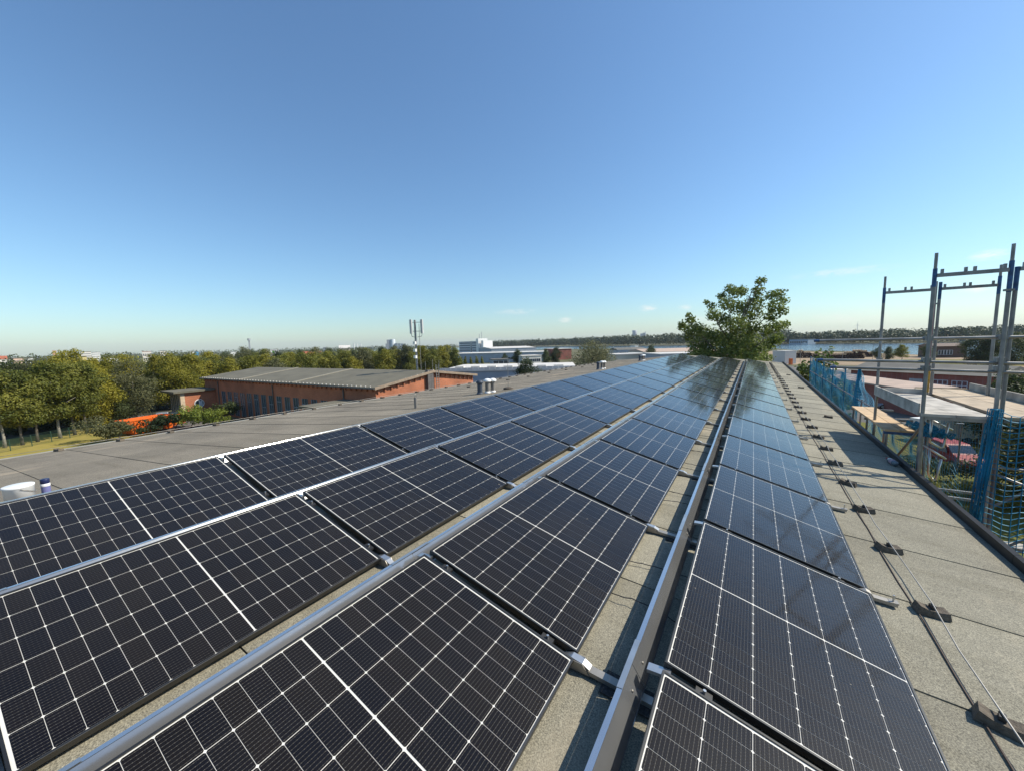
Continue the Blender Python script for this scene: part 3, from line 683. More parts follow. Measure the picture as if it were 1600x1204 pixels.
MB().lathe([(0.17, 0.0), (0.17, 0.04), (0.10, 0.07), (0.02, 0.08)], (-7.0, 10.95, leftz(-7.0)), 14).build('base', concrete_dark, v)
# bucket and cleaning bottle left on the roof behind the ridge row
bx_, by_ = -5.96, 0.52; bz_ = leftz(bx_)
v = thing('bucket', (bx_, by_, bz_), 'white plastic bucket standing behind the ridge row', 'bucket')
MB().lathe([(0.092, 0.0), (0.100, 0.180), (0.104, 0.184), (0.104, 0.198), (0.099, 0.201), (0.01, 0.200)], (bx_, by_, bz_), 28).build('body', cap_white, v)
MB().path([(bx_ + 0.107 * math.cos(t), by_ + 0.107 * math.sin(t), bz_ + 0.176 - 0.06 * math.sin(t)) for t in [i * math.pi / 10 for i in range(11)]], 0.003, 6).build('bail', alu_dull, v)
cx_, cy_ = -6.08, 0.70; cz_ = leftz(cx_)
v = thing('plastic_bottle', (cx_, cy_, cz_), 'clear bottle with dark blue cap next to the white bucket', 'bottle')
MB().lathe([(0.031, 0.0), (0.033, 0.02), (0.033, 0.13), (0.031, 0.145), (0.031, 0.155)], (cx_, cy_, cz_), 18).build('body', M('blue_tinted_plastic', (0.16, 0.17, 0.36), 0.2, var=0.2), v)
MB().lathe([(0.0333, 0.122), (0.034, 0.125), (0.034, 0.148), (0.032, 0.15)], (cx_, cy_, cz_), 18).build('label_band', cap_white, v)
MB().lathe([(0.031, 0.151), (0.033, 0.154), (0.033, 0.193), (0.030, 0.198), (0.002, 0.198)], (cx_, cy_, cz_), 18).build('cap', M('navy_cap', (0.012, 0.02, 0.075), 0.4), v)
# drink bottle lying at the eave
v = thing('plastic_bottle', (1.90, 8.1, roofz(1.9)), 'clear drink bottle with red cap lying against the scaffold eave', 'bottle', None, (R(90), 0, R(186)))
mb = MB().lathe([(0.030, -0.14), (0.040, -0.13), (0.041, 0.04), (0.034, 0.10), (0.015, 0.14), (0.014, 0.155)], (0, 0.043, 0), 16)
mb.local('body', M('clear_plastic', (0.13, 0.15, 0.16), 0.15, var=0.3, scale=20), v)
MB().lathe([(0.0415, -0.08), (0.0418, -0.07), (0.0418, 0.0), (0.0415, 0.01)], (0, 0.043, 0), 16).local('label_band', M('faded_label', (0.38, 0.25, 0.27), 0.6), v)
MB().lathe([(0.0165, 0.150), (0.0165, 0.178), (0.002, 0.180)], (0, 0.043, 0), 12).local('cap', M('red_cap', (0.45, 0.01, 0.02), 0.4), v)

# ================================================================== scaffold along the eave
def scaffold():
    sc = thing('scaffold', (2.2, 8.13, GZ), 'grey steel facade scaffold standing along the roof eave', 'scaffold')
    def standard(x, y, zt, spigot=True, band=None, lower=galv):
        o = MB().tube((x, y, GZ), (x, y, zt), 0.0242, 12).build('standard', lower, sc)
        if spigot: MB().tube((x, y, zt), (x, y, zt + 0.22), 0.019, 10).build('spigot', galv, o)
        if band: MB().tube((x, y, zt - band[0]), (x, y, zt - 0.002), 0.0252, 12, cap=False).build('paint_band', band[1], o)
        return o
    def transom(x0, x1, y, z, lugs=True, mat=galv):
        o = MB().box(x0 + 0.02, x1 - 0.02, y - 0.022, y + 0.022, z - 0.025, z + 0.025).build('transom', mat, sc)
        if lugs:
            for f in (0.10, 0.42, 0.54, 0.92):
                xx = x0 + (x1 - x0) * f; MB().box(xx - 0.014, xx + 0.014, y - 0.018, y + 0.018, z + 0.027, z + 0.085).build('lug', galv, o)
    XI, XO, X2, X3 = 2.20, 2.925, 3.01, 3.74
    b = standard(XI, 8.13, 0.92, True, (0.26, blue_paint)); standard(XO, 8.13, 0.94, True, (0.42, blue_paint))
    standard(XI, 10.70, 0.92, True, (0.30, blue_paint)); c = standard(XO, 10.70, 0.97, False)
    MB().tube((XO - 0.012, 10.685, -1.1), (XO - 0.012, 10.685, 0.55), 0.0165, 8).build('paint_stripe', red_paint, c)
    MB().tube((XO + 0.006, 10.682, -1.15), (XO + 0.006, 10.682, -0.65), 0.021, 8).build('paint_band', yellow_paint, c)
    for y in (8.13, 10.70):
        transom(XI, XO, y, 0.82)
        for z in (-1.26, -3.22, -5.2, -7.2, -9.2): transom(XI, XO, y, z, False)
        for x in (XI, XO):
            for z in (0.55, -0.12, -0.5):
                if (x == XO and z == 0.55) or (x == XI and y > 9 and z == -0.5): MB().box(x - 0.045, x + 0.045, y - 0.03, y + 0.03, z - 0.014, z + 0.014).build('wedge_plate', galv, sc)
    # lower bays towards the far end
    for i, y in enumerate((13.27, 15.84, 18.60, 21.20, 23.80, 26.30, 28.9)):
        standard(XI, y, -2.35, False); standard(XO, y, -1.22 if i > 1 else -2.0, False, None, teal_paint if i > 1 else galv)
        for z in (-3.22, -5.2, -7.2, -9.2): transom(XI, XO, y, z, False)
    # guard tubes carried across the end frame and over the roof
    for (xa, za, xb, zb) in ((0.86, -0.085, 3.95, -0.09), (0.92, -0.40, 3.95, -0.47), (1.09, -0.52, 3.95, -0.60)):
        g = MB().tube((xa, 8.185, za), (xb, 8.185, zb), 0.0215, 12).build('guard_tube', galv, sc)
        MB().tube((xa - 0.002, 8.185, za), (xa + 0.07, 8.185, za), 0.0222, 12).build('painted_end', blue_paint, g)
        for x in (XI, XO): MB().box(x - 0.045, x + 0.045, 8.125, 8.215, za - 0.035, za + 0.035).build('coupler', galv, g)
    # rails between the outer posts
    for (ya, yb, z) in ((10.70, 28.9, -2.06), (18.6, 28.9, -1.26), (8.13, 28.9, -3.0)):
        MB().tube((XO, ya, z), (XO, yb, z), 0.019, 10).build('guard_rail', galv, sc)
    # upper deck of the end bay: grey worn boards and toe boards
    for i in range(2):
        x0 = XI - 0.02 + i * 0.366; MB().box(x0, x0 + 0.362, 8.10, 10.74, -1.235, -1.195).build('deck_board', plank_grey, sc)
    MB().box(XI - 0.045, XI - 0.022, 8.16, 10.68, -1.235, -1.05).build('toe_board', plank_grey, sc)
    MB().box(XI + 0.03, XO - 0.03, 10.745, 10.775, -1.19, -1.10).build('toe_board', plank_grey, sc)
    for lv in (-3.2, -5.2, -7.2):
        for (ya, yb) in ((13.27, 15.84), (15.84, 18.6), (18.6, 21.2), (21.2, 23.8), (23.8, 26.3), (26.3, 28.9)):
            for i in range(2):
                x0 = XI + 0.03 + i * 0.345; MB().box(x0, x0 + 0.335, ya + 0.02, yb - 0.02, lv - 0.035, lv + 0.005).build('deck_board', plank_grey, sc)
    # bracket deck level with the eave: three new boards
    for i in range(2):
        x0 = 2.145 + i * 0.225; MB().box(x0, x0 + 0.215, 9.70, 12.60, -1.80, -1.765).build('deck_board', plank_new, sc)
    for y in (9.72, 11.2, 12.55):
        MB().box(2.13, 2.90, y - 0.02, y + 0.02, -1.85, -1.802).build('bracket', blue_paint if y < 10 else galv, sc)
        MB().tube((2.18, y, -1.85), (2.18, y, -2.62), 0.02, 8).build('bracket_leg', galv, sc)
    # braces
    for (a, b_) in (((XI + 0.05, 10.66, -3.15), (XI + 0.05, 8.2, -1.35)), ((XO, 10.7, -5.15), (XO, 13.2, -3.25))):
        MB().tube(a, b_, 0.019, 8).build('brace', galv, sc)
    return sc
scaffold()
def stair_tower():
    st = thing('stair_tower', (3.01, 8.13, GZ), 'outer scaffold tower with wooden decks and bent stair rails', 'scaffold')
    X2, X3 = 3.01, 3.76
    for (x, y, zt) in ((X2, 8.21, 0.86), (X3, 8.21, 0.94), (X2, 10.79, 0.96), (X3, 10.79, 0.99)):
        o = MB().tube((x, y, GZ), (x, y, zt), 0.0242, 12).build('standard', galv, st)
        MB().tube((x, y, zt - 0.32), (x, y, zt - 0.002), 0.0252, 12, cap=False).build('paint_band', blue_paint, o)
        if x == X3: MB().tube((x, y, zt), (x, y, zt + 0.2), 0.019, 10).build('spigot', galv, o)
    for y in (8.21, 10.79):
        o = MB().box(X2 + 0.02, X3 - 0.02, y - 0.022, y + 0.022, 0.83 - 0.025, 0.83 + 0.025).build('transom', galv, st)
        for f in (0.08, 0.42, 0.52, 0.9):
            xx = X2 + (X3 - X2) * f; MB().box(xx - 0.014, xx + 0.014, y - 0.018, y + 0.018, 0.857, 0.915).build('lug', galv, o)
        for z in (-1.26, -3.10, -3.24, -5.2, -7.2): MB().box(X2 + 0.02, X3 - 0.02, y - 0.022, y + 0.022, z - 0.024, z + 0.024).build('transom', galv, st)
    # wooden decks reach past the tower on the far side
    for i in range(2):
        x0 = X2 + 0.03 + i * 0.41; MB().box(x0, x0 + 0.40, 8.16, 11.85, -1.235, -1.195).build('deck_board', plank_tan, st)
    MB().box(X2 + 0.05, X3 + 0.08, 11.855, 11.885, -1.235, -1.175).build('toe_board', plank_tan, st)
    MB().box(X3 + 0.10, X3 + 0.125, 8.2, 11.85, -1.195, -1.06).build('toe_board', plank_grey, st)
    # bent handrails of the stair
    y = 9.4
    def rail_(pts, r=0.017): MB().path(pts, r, 8).build('handrail', alu, st)
    rail_([(2.665, y, -1.42), (2.66, y, -1.84), (2.675, y + .03, -1.885), (2.83, y + .1, -1.985), (2.865, y + .1, -1.97), (2.868, y, -1.52)])
    rail_([(2.668, y, -2.02), (2.68, y, -2.42), (2.70, y + .03, -2.47), (2.775, y + .08, -2.575), (2.805, y + .08, -2.555), (2.82, y, -2.17)])
    rail_([(2.59, y, -1.945), (2.895, y + .05, -2.17)], 0.016)
    rail_([(2.62, y, -1.47), (2.95, y + .1, -1.66)], 0.018)
    for (a, b_) in (((X2, 8.24, -2.55), (X3 + 0.1, 8.24, -1.75)), ((X2, 8.24, -3.3), (X3 + 0.1, 8.24, -2.45)), ((X2 + 0.02, 8.3, -2.05), (X3 + 0.35, 8.05, -2.5)), ((X2 + 0.02, 8.28, -1.95), (X3 + 0.2, 8.28, -1.97))):
        MB().tube(a, b_, 0.018, 8).build('brace', galv, st)
    MB().box(3.05, 4.1, 8.35, 8.65, -3.2, -3.165).build('deck_board', plank_grey, st)
stair_tower()

def net(name, fn, nu, nv, label, r=0.0042, du=None):
    mb = MB()
    def seg(a, b):
        d = b - a
        if d.length < 1e-5: return
        h = Vector((0, 0, 1)) if abs(d.normalized().z) < 0.9 else Vector((1, 0, 0))
        p = d.cross(h).normalized() * r; q = d.cross(p).normalized() * r
        o = [p, p * -0.5 + q * 0.87, p * -0.5 - q * 0.87]
        mb.add([a + k for k in o] + [b + k for k in o], [(0, 3, 4, 1), (1, 4, 5, 2), (2, 5, 3, 0)])
    P = [[Vector(fn(i / nu, j / nv)) for j in range(nv + 1)] for i in range(nu + 1)]
    for i in range(nu + 1):
        for j in range(nv + 1):
            if i < nu: seg(P[i][j], P[i + 1][j])
            if j < nv: seg(P[i][j], P[i][j + 1])
    return tag(mb.build(name, net_mat), label, 'safety net', 'blue safety nets on the scaffold')
w_ = lambda a, b, c=0.0: math.sin(a * 7 + c) * math.cos(b * 5 + c)
net('safety_net', lambda u, v: (2.90 + 1.15 * u, 8.10 - 0.10 * math.sin(u * 9) * v, -1.12 - 0.05 * math.sin(u * math.pi * 3) ** 2 - 2.6 * v + 0.02 * w_(u * 3, v * 4)), 14, 32, 'blue net with wide meshes hanging on the stair tower end', 0.0062)
net('safety_net', lambda u, v: (2.855 + 0.10 * u - 0.10 * v + 0.03 * math.sin(u * 18), 8.08 + 0.06 * math.sin(u * 31 + v * 3), -1.08 - 1.95 * v), 26, 22, 'gathered dark blue net bundle tied to the scaffold end post', 0.0055)
net('safety_net', lambda u, v: (2.955 + 0.05 * w_(u * 4, v * 2), 16.5 + 12.3 * u, -1.28 - 0.35 * math.sin(u * math.pi) * (1 - v) * 0.6 - 1.9 * v), 150, 30, 'blue net stretched along the far scaffold bays', 0.0050)
net('safety_net', lambda u, v: (2.955 + 0.04 * w_(u * 4, v * 2), 10.75 + 5.7 * u, -2.02 + 0.85 * u ** 3 - 0.22 * math.sin(u * math.pi) - (1.2 - 0.3 * u) * v), 80, 20, 'blue net sagging between the gathered bundle and the tall frames', 0.0050)
net('safety_net', lambda u, v: (2.93 + 0.07 * math.sin(u * 23) * (0.4 + v), 16.42 + 0.45 * (u - 0.5) * (0.15 + v), -1.08 - 1.25 * v), 34, 14, 'blue net gathered into a hanging pointed bundle', 0.0065)
net('safety_net', lambda u, v: (2.965 + 0.03 * w_(u * 3, v * 2), 8.2 + 2.5 * u, -1.42 - 2.3 * v + 0.04 * math.sin(u * 14)), 30, 24, 'blue net behind the bent stair rails below the upper deck', 0.0022)
net('safety_net', lambda u, v: (2.60 + 0.33 * u + 0.03 * math.sin(v * 20), 9.3 + 1.2 * v, -1.70 - 0.10 * math.sin(u * 9 + v * 12) ** 2), 18, 30, 'heap of blue net lying on the bracket deck', 0.006)

# ================================================================== trees
def leaf_cloud(blobs, n, size, rr, up=0.35, loose=True):
    vs, fs = [], []
    wts = [(b[1] * b[2] * b[3]) ** 0.67 for b in blobs]; tot = sum(wts)
    for b, w in zip(blobs, wts):
        c, rx, ry, rz = b[0], b[1], b[2], b[3]
        for _ in range(max(4, int(n * w / tot))):
            while True:
                d = Vector((rr.uniform(-1, 1), rr.uniform(-1, 1), rr.uniform(-1, 1)))
                if 0.05 < d.length < 1: break
            d.normalize(); k = (rr.uniform(0.55, 1.2) if rr.random() < 0.8 else rr.uniform(0.1, 1.45)) if loose else rr.uniform(0.6, 1.0)
            p = Vector((c[0] + d.x * rx * k, c[1] + d.y * ry * k, c[2] + d.z * rz * k))
            nrm = (d + Vector((rr.uniform(-1, 1), rr.uniform(-1, 1), rr.uniform(-1, 1) + up)) * 0.85).normalized()
            t = nrm.cross(Vector((rr.uniform(-1, 1), rr.uniform(-1, 1), rr.uniform(-1, 1)))).normalized(); q = nrm.cross(t)
            s = size * rr.uniform(0.6, 1.25); o = len(vs)
            vs += [tuple(p - t * s * 0.5), tuple(p - q * s * 0.36 + nrm * s * 0.08), tuple(p + t * s * 0.55), tuple(p + q * s * 0.36 + nrm * s * 0.08)]
            fs.append((o, o + 1, o + 2, o + 3))
    return vs, fs
def crown_blobs(rr, w, z0, z1, n, shape='round'):
    bl = []
    for i in range(n):
        t = (i + rr.random()) / n; z = z0 + (z1 - z0) * t
        prof = {'round': math.sin(math.pi * (0.12 + 0.80 * t)), 'cone': 1.0 - 0.85 * t, 'oval': math.sin(math.pi * (0.2 + 0.72 * t)) ** 0.8}[shape]
        a = rr.uniform(0, 2 * math.pi); ra = w * 0.5 * prof * rr.uniform(0.35, 0.85)
        s = w * rr.uniform(0.15, 0.27) * (0.55 + 0.5 * prof)
        bl.append(((ra * math.cos(a), ra * math.sin(a), z), s, s, s * rr.uniform(0.6, 0.95)))
    bl.append(((0, 0, (z0 + z1) / 2), w * 0.26, w * 0.26, (z1 - z0) * 0.36))
    return bl
def trunk_mb(rr, h, r, zc, w):
    mb = MB(); pts = [(0, 0, -0.1)]; rs = [r * 1.25]
    x = y = 0
    for i in range(1, 7):
        x += rr.uniform(-.06, .06); y += rr.uniform(-.06, .06); pts.append((x, y, h * 0.82 * i / 6)); rs.append(r * (1 - 0.14 * i))
    mb.path(pts, r, 7, rs)
    for i in range(6):
        a = rr.uniform(0, 6.28); z = zc + (h * 0.75 - zc) * i / 6
        L = w * rr.uniform(0.25, 0.42)
        mb.path([(0, 0, z), (L * 0.5 * math.cos(a), L * 0.5 * math.sin(a), z + L * 0.4), (L * math.cos(a), L * math.sin(a), z + L * 0.7)], r * 0.3, 5, [r * 0.45, r * 0.3, r * 0.12])
    return mb
def tree_kind(seed, h, w, base, n, leaf, mat, shape='round', r=0.16, barkm=bark, nb=16):
    rr = random.Random(seed)
    vs, fs = leaf_cloud(crown_blobs(rr, w, base, h, nb, shape), n, leaf, rr)
    cm = bpy.data.meshes.new('crown'); cm.from_pydata(vs, [], fs); cm.materials.append(mat)
    return trunk_mb(rr, h, r, base, w).mesh('trunk', barkm), cm, h
KINDS = {
    'alder': [tree_kind(11 + i, 8.6, 4.6, 2.7, 8600, 0.23, leaf_olive, 'oval', 0.15, bark_pale if i == 0 else bark, 20) for i in range(3)],
    'maple': [tree_kind(31 + i, 10.2, 6.0, 0.9, 10500, 0.27, leaf_yellow, 'round', 0.2, bark, 24) for i in range(3)],
    'birch': [tree_kind(51, 10.0, 5.6, 1.4, 9000, 0.21, leaf_grey, 'oval', 0.16, bark_pale, 22)],
    'dark': [tree_kind(61 + i, 9.0, 6.0, 0.5, 8000, 0.29, leaf_dark, 'round', 0.2, bark, 20) for i in range(2)],
    'belt': [tree_kind(71 + i, 9.6, 6.8, 0.8, 5600, 0.37, (leaf_yellow, leaf_olive, leaf_grey)[i], 'round', 0.2, bark, 22) for i in range(3)],
    'cone': [tree_kind(81, 5.5, 2.6, 0.4, 1800, 0.32, leaf_olive, 'cone', 0.1, bark, 16)],
    'willow': [tree_kind(91, 9.5, 13.0, 0.6, 8200, 0.40, leaf_grey, 'round', 0.3, bark, 34)],
}
def tree(name, kind, i, p, h, label, group=None, wscale=1.0):
    tm, cm, hh = KINDS[kind][i % len(KINDS[kind])]
    t = thing(name, (p[0], p[1], GZ), label, 'tree', group, (0, 0, rnd.uniform(0, 6.28)))
    s = h / hh; t.scale = (s * wscale, s * wscale, s)
    link('trunk', tm, t); link('crown', cm, t); return t
# first row at the edge of the dry lawn
front = [(8, 699), (35.5, 695), (59, 690), (94.7, 684), (117.6, 679), (136.5, 676)]
for i, p in enumerate(front):
    q = at(*p); tree('alder_tree', 'alder', i, q, 8.9 + rnd.uniform(-.8, .6), 'slender olive alder at the lawn edge, %s from the picture edge' % ORD[i + 1], 'alders at the lawn edge')
q = at(153, 667); tree('maple_tree', 'maple', 0, q, 8.8, 'yellow-green maple just behind the last alder of the lawn edge', 'trees behind the lawn')
q = at(213, 658); tree('birch_tree', 'birch', 0, q, 9.2, 'grey-green birch between the orange skip and the brick hall', 'trees behind the lawn')
spec = [(-4, 96, 'dark', 9.4), (22, 95, 'birch', 8.9), (48, 94, 'birch', 9.6), (78, 90, 'maple', 9.6), (108, 93, 'maple', 10.9), (140, 92, 'maple', 9.3), (168, 94, 'maple', 9.6), (190, 97, 'maple', 9.9),
        (236, 96, 'maple', 9.6), (262, 92, 'maple', 9.9), (284, 96, 'maple', 9.5), (306, 98, 'maple', 9.8)]
for i, (px, d, kd, h) in enumerate(spec):
    p = atd(px, 560, d); tree(kd + '_tree', kd, i, p, h, '%s tree of the tall second row, %s from the picture edge' % ({'dark': 'dark green', 'birch': 'grey-green', 'maple': 'yellow-green maple'}[kd], ORD[i + 1]), 'tall second row of trees behind the lawn')
for i in range(12):  # dark trees added to deepen the shade behind the alders
    px = -12 + i * 17; p = atd(px, 560, 83 + rnd.uniform(-2, 3)); tree('dark_tree', 'dark', i, p, 5.2 + rnd.uniform(-.6, 1.0), 'added low dark tree for the shade behind the alders, %s from the picture edge' % ORD[i + 1], 'dark trees added for the shade behind the alders', 1.1)
for i in range(14):
    px = -10 + i * 25; p = atd(px, 560, 110 + rnd.uniform(-5, 6)); tree('dark_tree', 'dark', i, p, 8.4 + rnd.uniform(-.5, .6), 'shaded tree of the back row behind the lawn, %s from the picture edge' % ORD[i + 1], 'back row of trees behind the lawn')
# belt of trees behind the brick hall
bi = 0
for i in range(36):
    px = 318 + i * 11.2; d = 104 + 8 * math.sin(i * 1.7) + i * 0.9
    if px > 716: break
    bi += 1
    p = atd(px, 560, d); h = 8.7 + 0.7 * math.sin(i * 2.3) + rnd.uniform(-.5, .4) + (0.6 if px > 560 else 0)
    tree('belt_tree', 'belt', (0, 0, 1, 0, 2, 1)[i % 6], p, h, 'tree of the front belt rising behind the brick hall, %s from the lawn' % ORD[bi], 'front belt of trees behind the hall')
for i in range(19):
    px = 330 + i * 20.4; p = atd(px, 560, 150 + rnd.uniform(-8, 14)); h = 9.6 + rnd.uniform(-.7, .7)
    tree('belt_tree', 'dark' if i % 2 else 'belt', i, p, h, 'darker tree of the rear belt behind the brick hall, %s from the lawn' % ORD[i + 1], 'rear belt of trees behind the hall')
q = atd(384, 560, 118); tree('belt_tree', 'birch', 0, q, 10.9, 'tallest grey tree of the belt behind the brick hall roof')
# single trees of the industrial estate
for i, (px, d, kd, h, lab) in enumerate((
    (822, 66, 'dark', 7.4, 'dark tree in front of the long white roof'), (808, 190, 'dark', 7.0, 'round dark tree beside the grey warehouse'),
    (788, 200, 'dark', 5.2, 'low dark tree before the grey warehouse wall'), (854, 172, 'dark', 7.0, 'dark tree between warehouse and brown building'),
    (868, 176, 'dark', 8.0, 'taller dark tree beside the brown building'), (1016, 150, 'dark', 8.0, 'dark tree beside the grey shed roof'),
    (838, 120, 'belt', 4.0, 'small bush behind the long white roof'), (880, 96, 'belt', 4.4, 'yellowish bush below the willow'))):
    p = atd(px, 560, d); tree('single_tree', kd, i, p, h, lab, 'single trees of the industrial estate')
for i, px in enumerate((719, 727, 735.5, 744.5, 753)):
    p = atd(px, 560, 178); tree('conifer_tree', 'cone', 0, p, 4.6 + 0.3 * (i % 2), 'small pointed tree along the grey warehouse, %s from the blue gate' % ORD[i + 1], 'small pointed trees along the warehouse')
p = atd(925, 560, 118); tree('willow_tree', 'willow', 0, p, 9.2, 'big pale willow rising beyond the roof')
for i, (px, py, kd, h, lab) in enumerate(((1409, 566, 'alder', 6.2, 'small round tree on the river meadow'), (1389, 563, 'dark', 5.0, 'dark tree beside the log pile end'), (1371, 562, 'dark', 4.6, 'low dark tree behind a scaffold post at the logs'), (1446, 563, 'dark', 5.4, 'dark tree beside the brown riverside house'),
    (1524, 572, 'dark', 9.0, 'tall dark tree beside the brown riverside house gable'), (1545, 572, 'dark', 8.6, 'broad dark tree behind the tall scaffold posts'), (1575, 570, 'dark', 9.2, 'dark tree by the river behind the stair tower'), (1600, 568, 'dark', 9.2, 'dark tree by the river at the picture edge'))):
    q = at(px, py); tree('riverside_tree', kd, i, q, h, lab, 'trees near the river', 1.2)
for i, (x, y, kd, h, lab) in enumerate(((20.5, 55.0, 'dark', 5.6, 'dark tree hanging over the white trailer'), (18.8, 49.5, 'dark', 6.4, 'dark tree beside the red van'), (14.5, 33.0, 'dark', 6.6, 'dark tree close behind the blue net'), (17.0, 37.5, 'dark', 7.0, 'big dark tree behind the blue net and the van'), (41, 86, 'maple', 7.4, 'bright tree beside the red brick shed gable'), (36, 70, 'belt', 6.6, 'green tree behind the stair tower deck'))):
    tree('yard_tree', kd, i, (x, y), h, lab, 'trees around the parking yard', 1.15)

# the poplar that stands at the end of the roof
def poplar():
    rr = random.Random(5); bl = []
    def B(px, py, rpx, dy=0.0, k=1.0):
        p = aty(px, py, 46 + dy); s = rpx / FPX * 38.6 * k; bl.append(((p.x, p.y, p.z), s, s * 1.2, s * 0.85))
    for (px, py, r_) in ((1188, 440, 8), (1184, 455, 9), (1180, 470, 12), (1140, 452, 9), (1150, 458, 10), (1128, 463, 7), (1160, 455, 8), (1135, 475, 11), (1155, 480, 14), (1175, 487, 15),
                         (1205, 462, 9), (1217, 459, 8), (1224, 470, 7), (1210, 478, 10), (1205, 494, 10), (1222, 485, 8), (1214, 510, 9), (1225, 507, 7), (1200, 515, 10),
                         (1112, 479, 7), (1104, 472, 5), (1115, 492, 10), (1130, 500, 13), (1150, 508, 16), (1172, 512, 16), (1080, 500, 8), (1076, 492, 5), (1068, 512, 9), (1065, 507, 6), (1085, 515, 13), (1100, 520, 15),
                         (1120, 528, 18), (1145, 535, 20), (1170, 535, 18), (1092, 540, 16), (1112, 550, 18), (1140, 553, 18), (1165, 552, 17), (1185, 545, 15), (1205, 535, 12), (1215, 528, 9), (1195, 560, 10), (1075, 525, 9), (1098, 556, 12)):
        B(px, py, r_ * 1.0, rr.uniform(-2.5, 2.5))
    for i in range(24):
        bl.append(((rr.uniform(-6, 2), 46 + rr.uniform(-3, 3), rr.uniform(-7.5, -2)), 1.3, 1.3, 1.0))
    p0 = Vector((-2.2, 46.0, GZ))
    t = thing('poplar_tree', p0, 'leafy poplar rising at the far end of the panel roof', 'tree')
    vs, fs = leaf_cloud(bl, 33000, 0.25, rr, 0.2)
    vs = [(x - p0.x, y - p0.y, z - p0.z) for x, y, z in vs]
    cm = bpy.data.meshes.new('crown'); cm.from_pydata(vs, [], fs); cm.materials.append(leaf_poplar); link('crown', cm, t)
    mb = MB(); top = aty(1150, 505, 46)
    mb.path([p0, (-2.1, 46, -6), (-2.0, 46.1, -2), (top.x, 46, top.z - 1.0), tuple(aty(1175, 455, 46))], 0.2, 7, [0.30, 0.24, 0.17, 0.10, 0.03])
    for (px, py) in ((1215, 480), (1140, 460), (1085, 510), (1112, 485), (1205, 520), (1188, 440), (1070, 512)):
        e_ = aty(px, py, 46 + rr.uniform(-1.5, 1.5)); z0 = rr.uniform(-3.0, 0.3)
        mid = Vector((-2.0, 46, z0)).lerp(e_, 0.5) + Vector((0, 0, -0.3))
        mb.path([(-2.0, 46.05, z0), mid, e_], 0.06, 5, [0.09, 0.055, 0.018])
    mb.build('trunk', bark, t)
poplar()
# shrubs and young trees
def shrub(name, p, blobs, n, leaf, mat, label, group=None, stem=True):
    rr = random.Random(hash(label) % 1000 if False else int(abs(p[0] * 37 + p[1] * 11)) % 997)
    t = thing(name, p, label, 'shrub', group)
    vs, fs = leaf_cloud(blobs, n, leaf, rr); cm = bpy.data.meshes.new('foliage'); cm.from_pydata(vs, [], fs); cm.materials.append(mat); link('foliage', cm, t)
    mb = MB(); b0 = blobs[0][0]
    mb.path([(0, 0, -0.05), (b0[0] * 0.4, b0[1] * 0.4, b0[2] * 0.5), b0], 0.05, 5, [0.06, 0.045, 0.02]); mb.local('stem', bark, t)
rr0 = random.Random(8)
bl = [((rr0.uniform(-1.0, 0.9), rr0.uniform(-1.5, 1.5), rr0.uniform(3.5, 8.0)), 0.75, 0.8, 0.7) for _ in range(16)] + [((-0.1, 0, 8.8), 0.35, 0.35, 0.5), ((0.45, 0.5, 8.9), 0.3, 0.3, 0.5), ((0.1, 0, 8.2), 0.6, 0.6, 0.6)]
shrub('young_poplar', (3.75, 31.5, GZ), bl, 3400, 0.26, leaf_poplar, 'young yellow-green poplar growing beside the eave before the blue nets')
for i, (px, py, h, w, mat, lab) in enumerate(((166, 689, 3.0, 4.2, leaf_grey, 'grey-green shrub on the lawn before the orange skip'), (186, 688, 2.1, 3.0, leaf_grey, 'low shrub in front of the orange skip'), (232, 677, 2.0, 3.2, leaf_dark, 'dark weeds beside the orange skip'), (272, 672, 2.6, 2.6, leaf_dark, 'dark leafless shrub beside the bright bushes'),
    (297, 668, 3.1, 3.0, leaf_bright, 'bright green bush before the hall entrance'), (318, 668, 2.7, 2.8, leaf_bright, 'bright green bush in the middle of the hall bushes'), (340, 666, 2.5, 2.6, leaf_bright, 'bright green bush nearest to the tall windows'), (358, 662, 3.2, 2.8, leaf_dark, 'darker bush below the tall hall windows'))):
    q = at(px, py); rr1 = random.Random(20 + i)
    bl = [((rr1.uniform(-w, w) * 0.42, rr1.uniform(-w, w) * 0.42, rr1.uniform(0.35, 0.85) * h), w * 0.2, w * 0.2, h * 0.17) for _ in range(12)]
    shrub('bush', (q.x, q.y, GZ), bl, 1500, 0.22, mat, lab, 'bushes between the lawn and the hall')
hb = [(( -3.2 + 0.55 * i, rr0.uniform(-.3, .3), rr0.uniform(0.6, 1.2)), 0.6, 0.6, 0.55) for i in range(14)]
shrub('hedge', (10.6, 38.0, GZ), hb, 3800, 0.16, leaf_dark, 'dark clipped hedge behind the stair rails')
hb2 = [(( -3.5 + 0.6 * i, rr0.uniform(-.4, .4), rr0.uniform(0.5, 1.0)), 0.65, 0.65, 0.5) for i in range(13)]
shrub('hedge', (12.2, 33.6, GZ), hb2, 3200, 0.16, leaf_olive, 'lower hedge between lawn and scaffold')

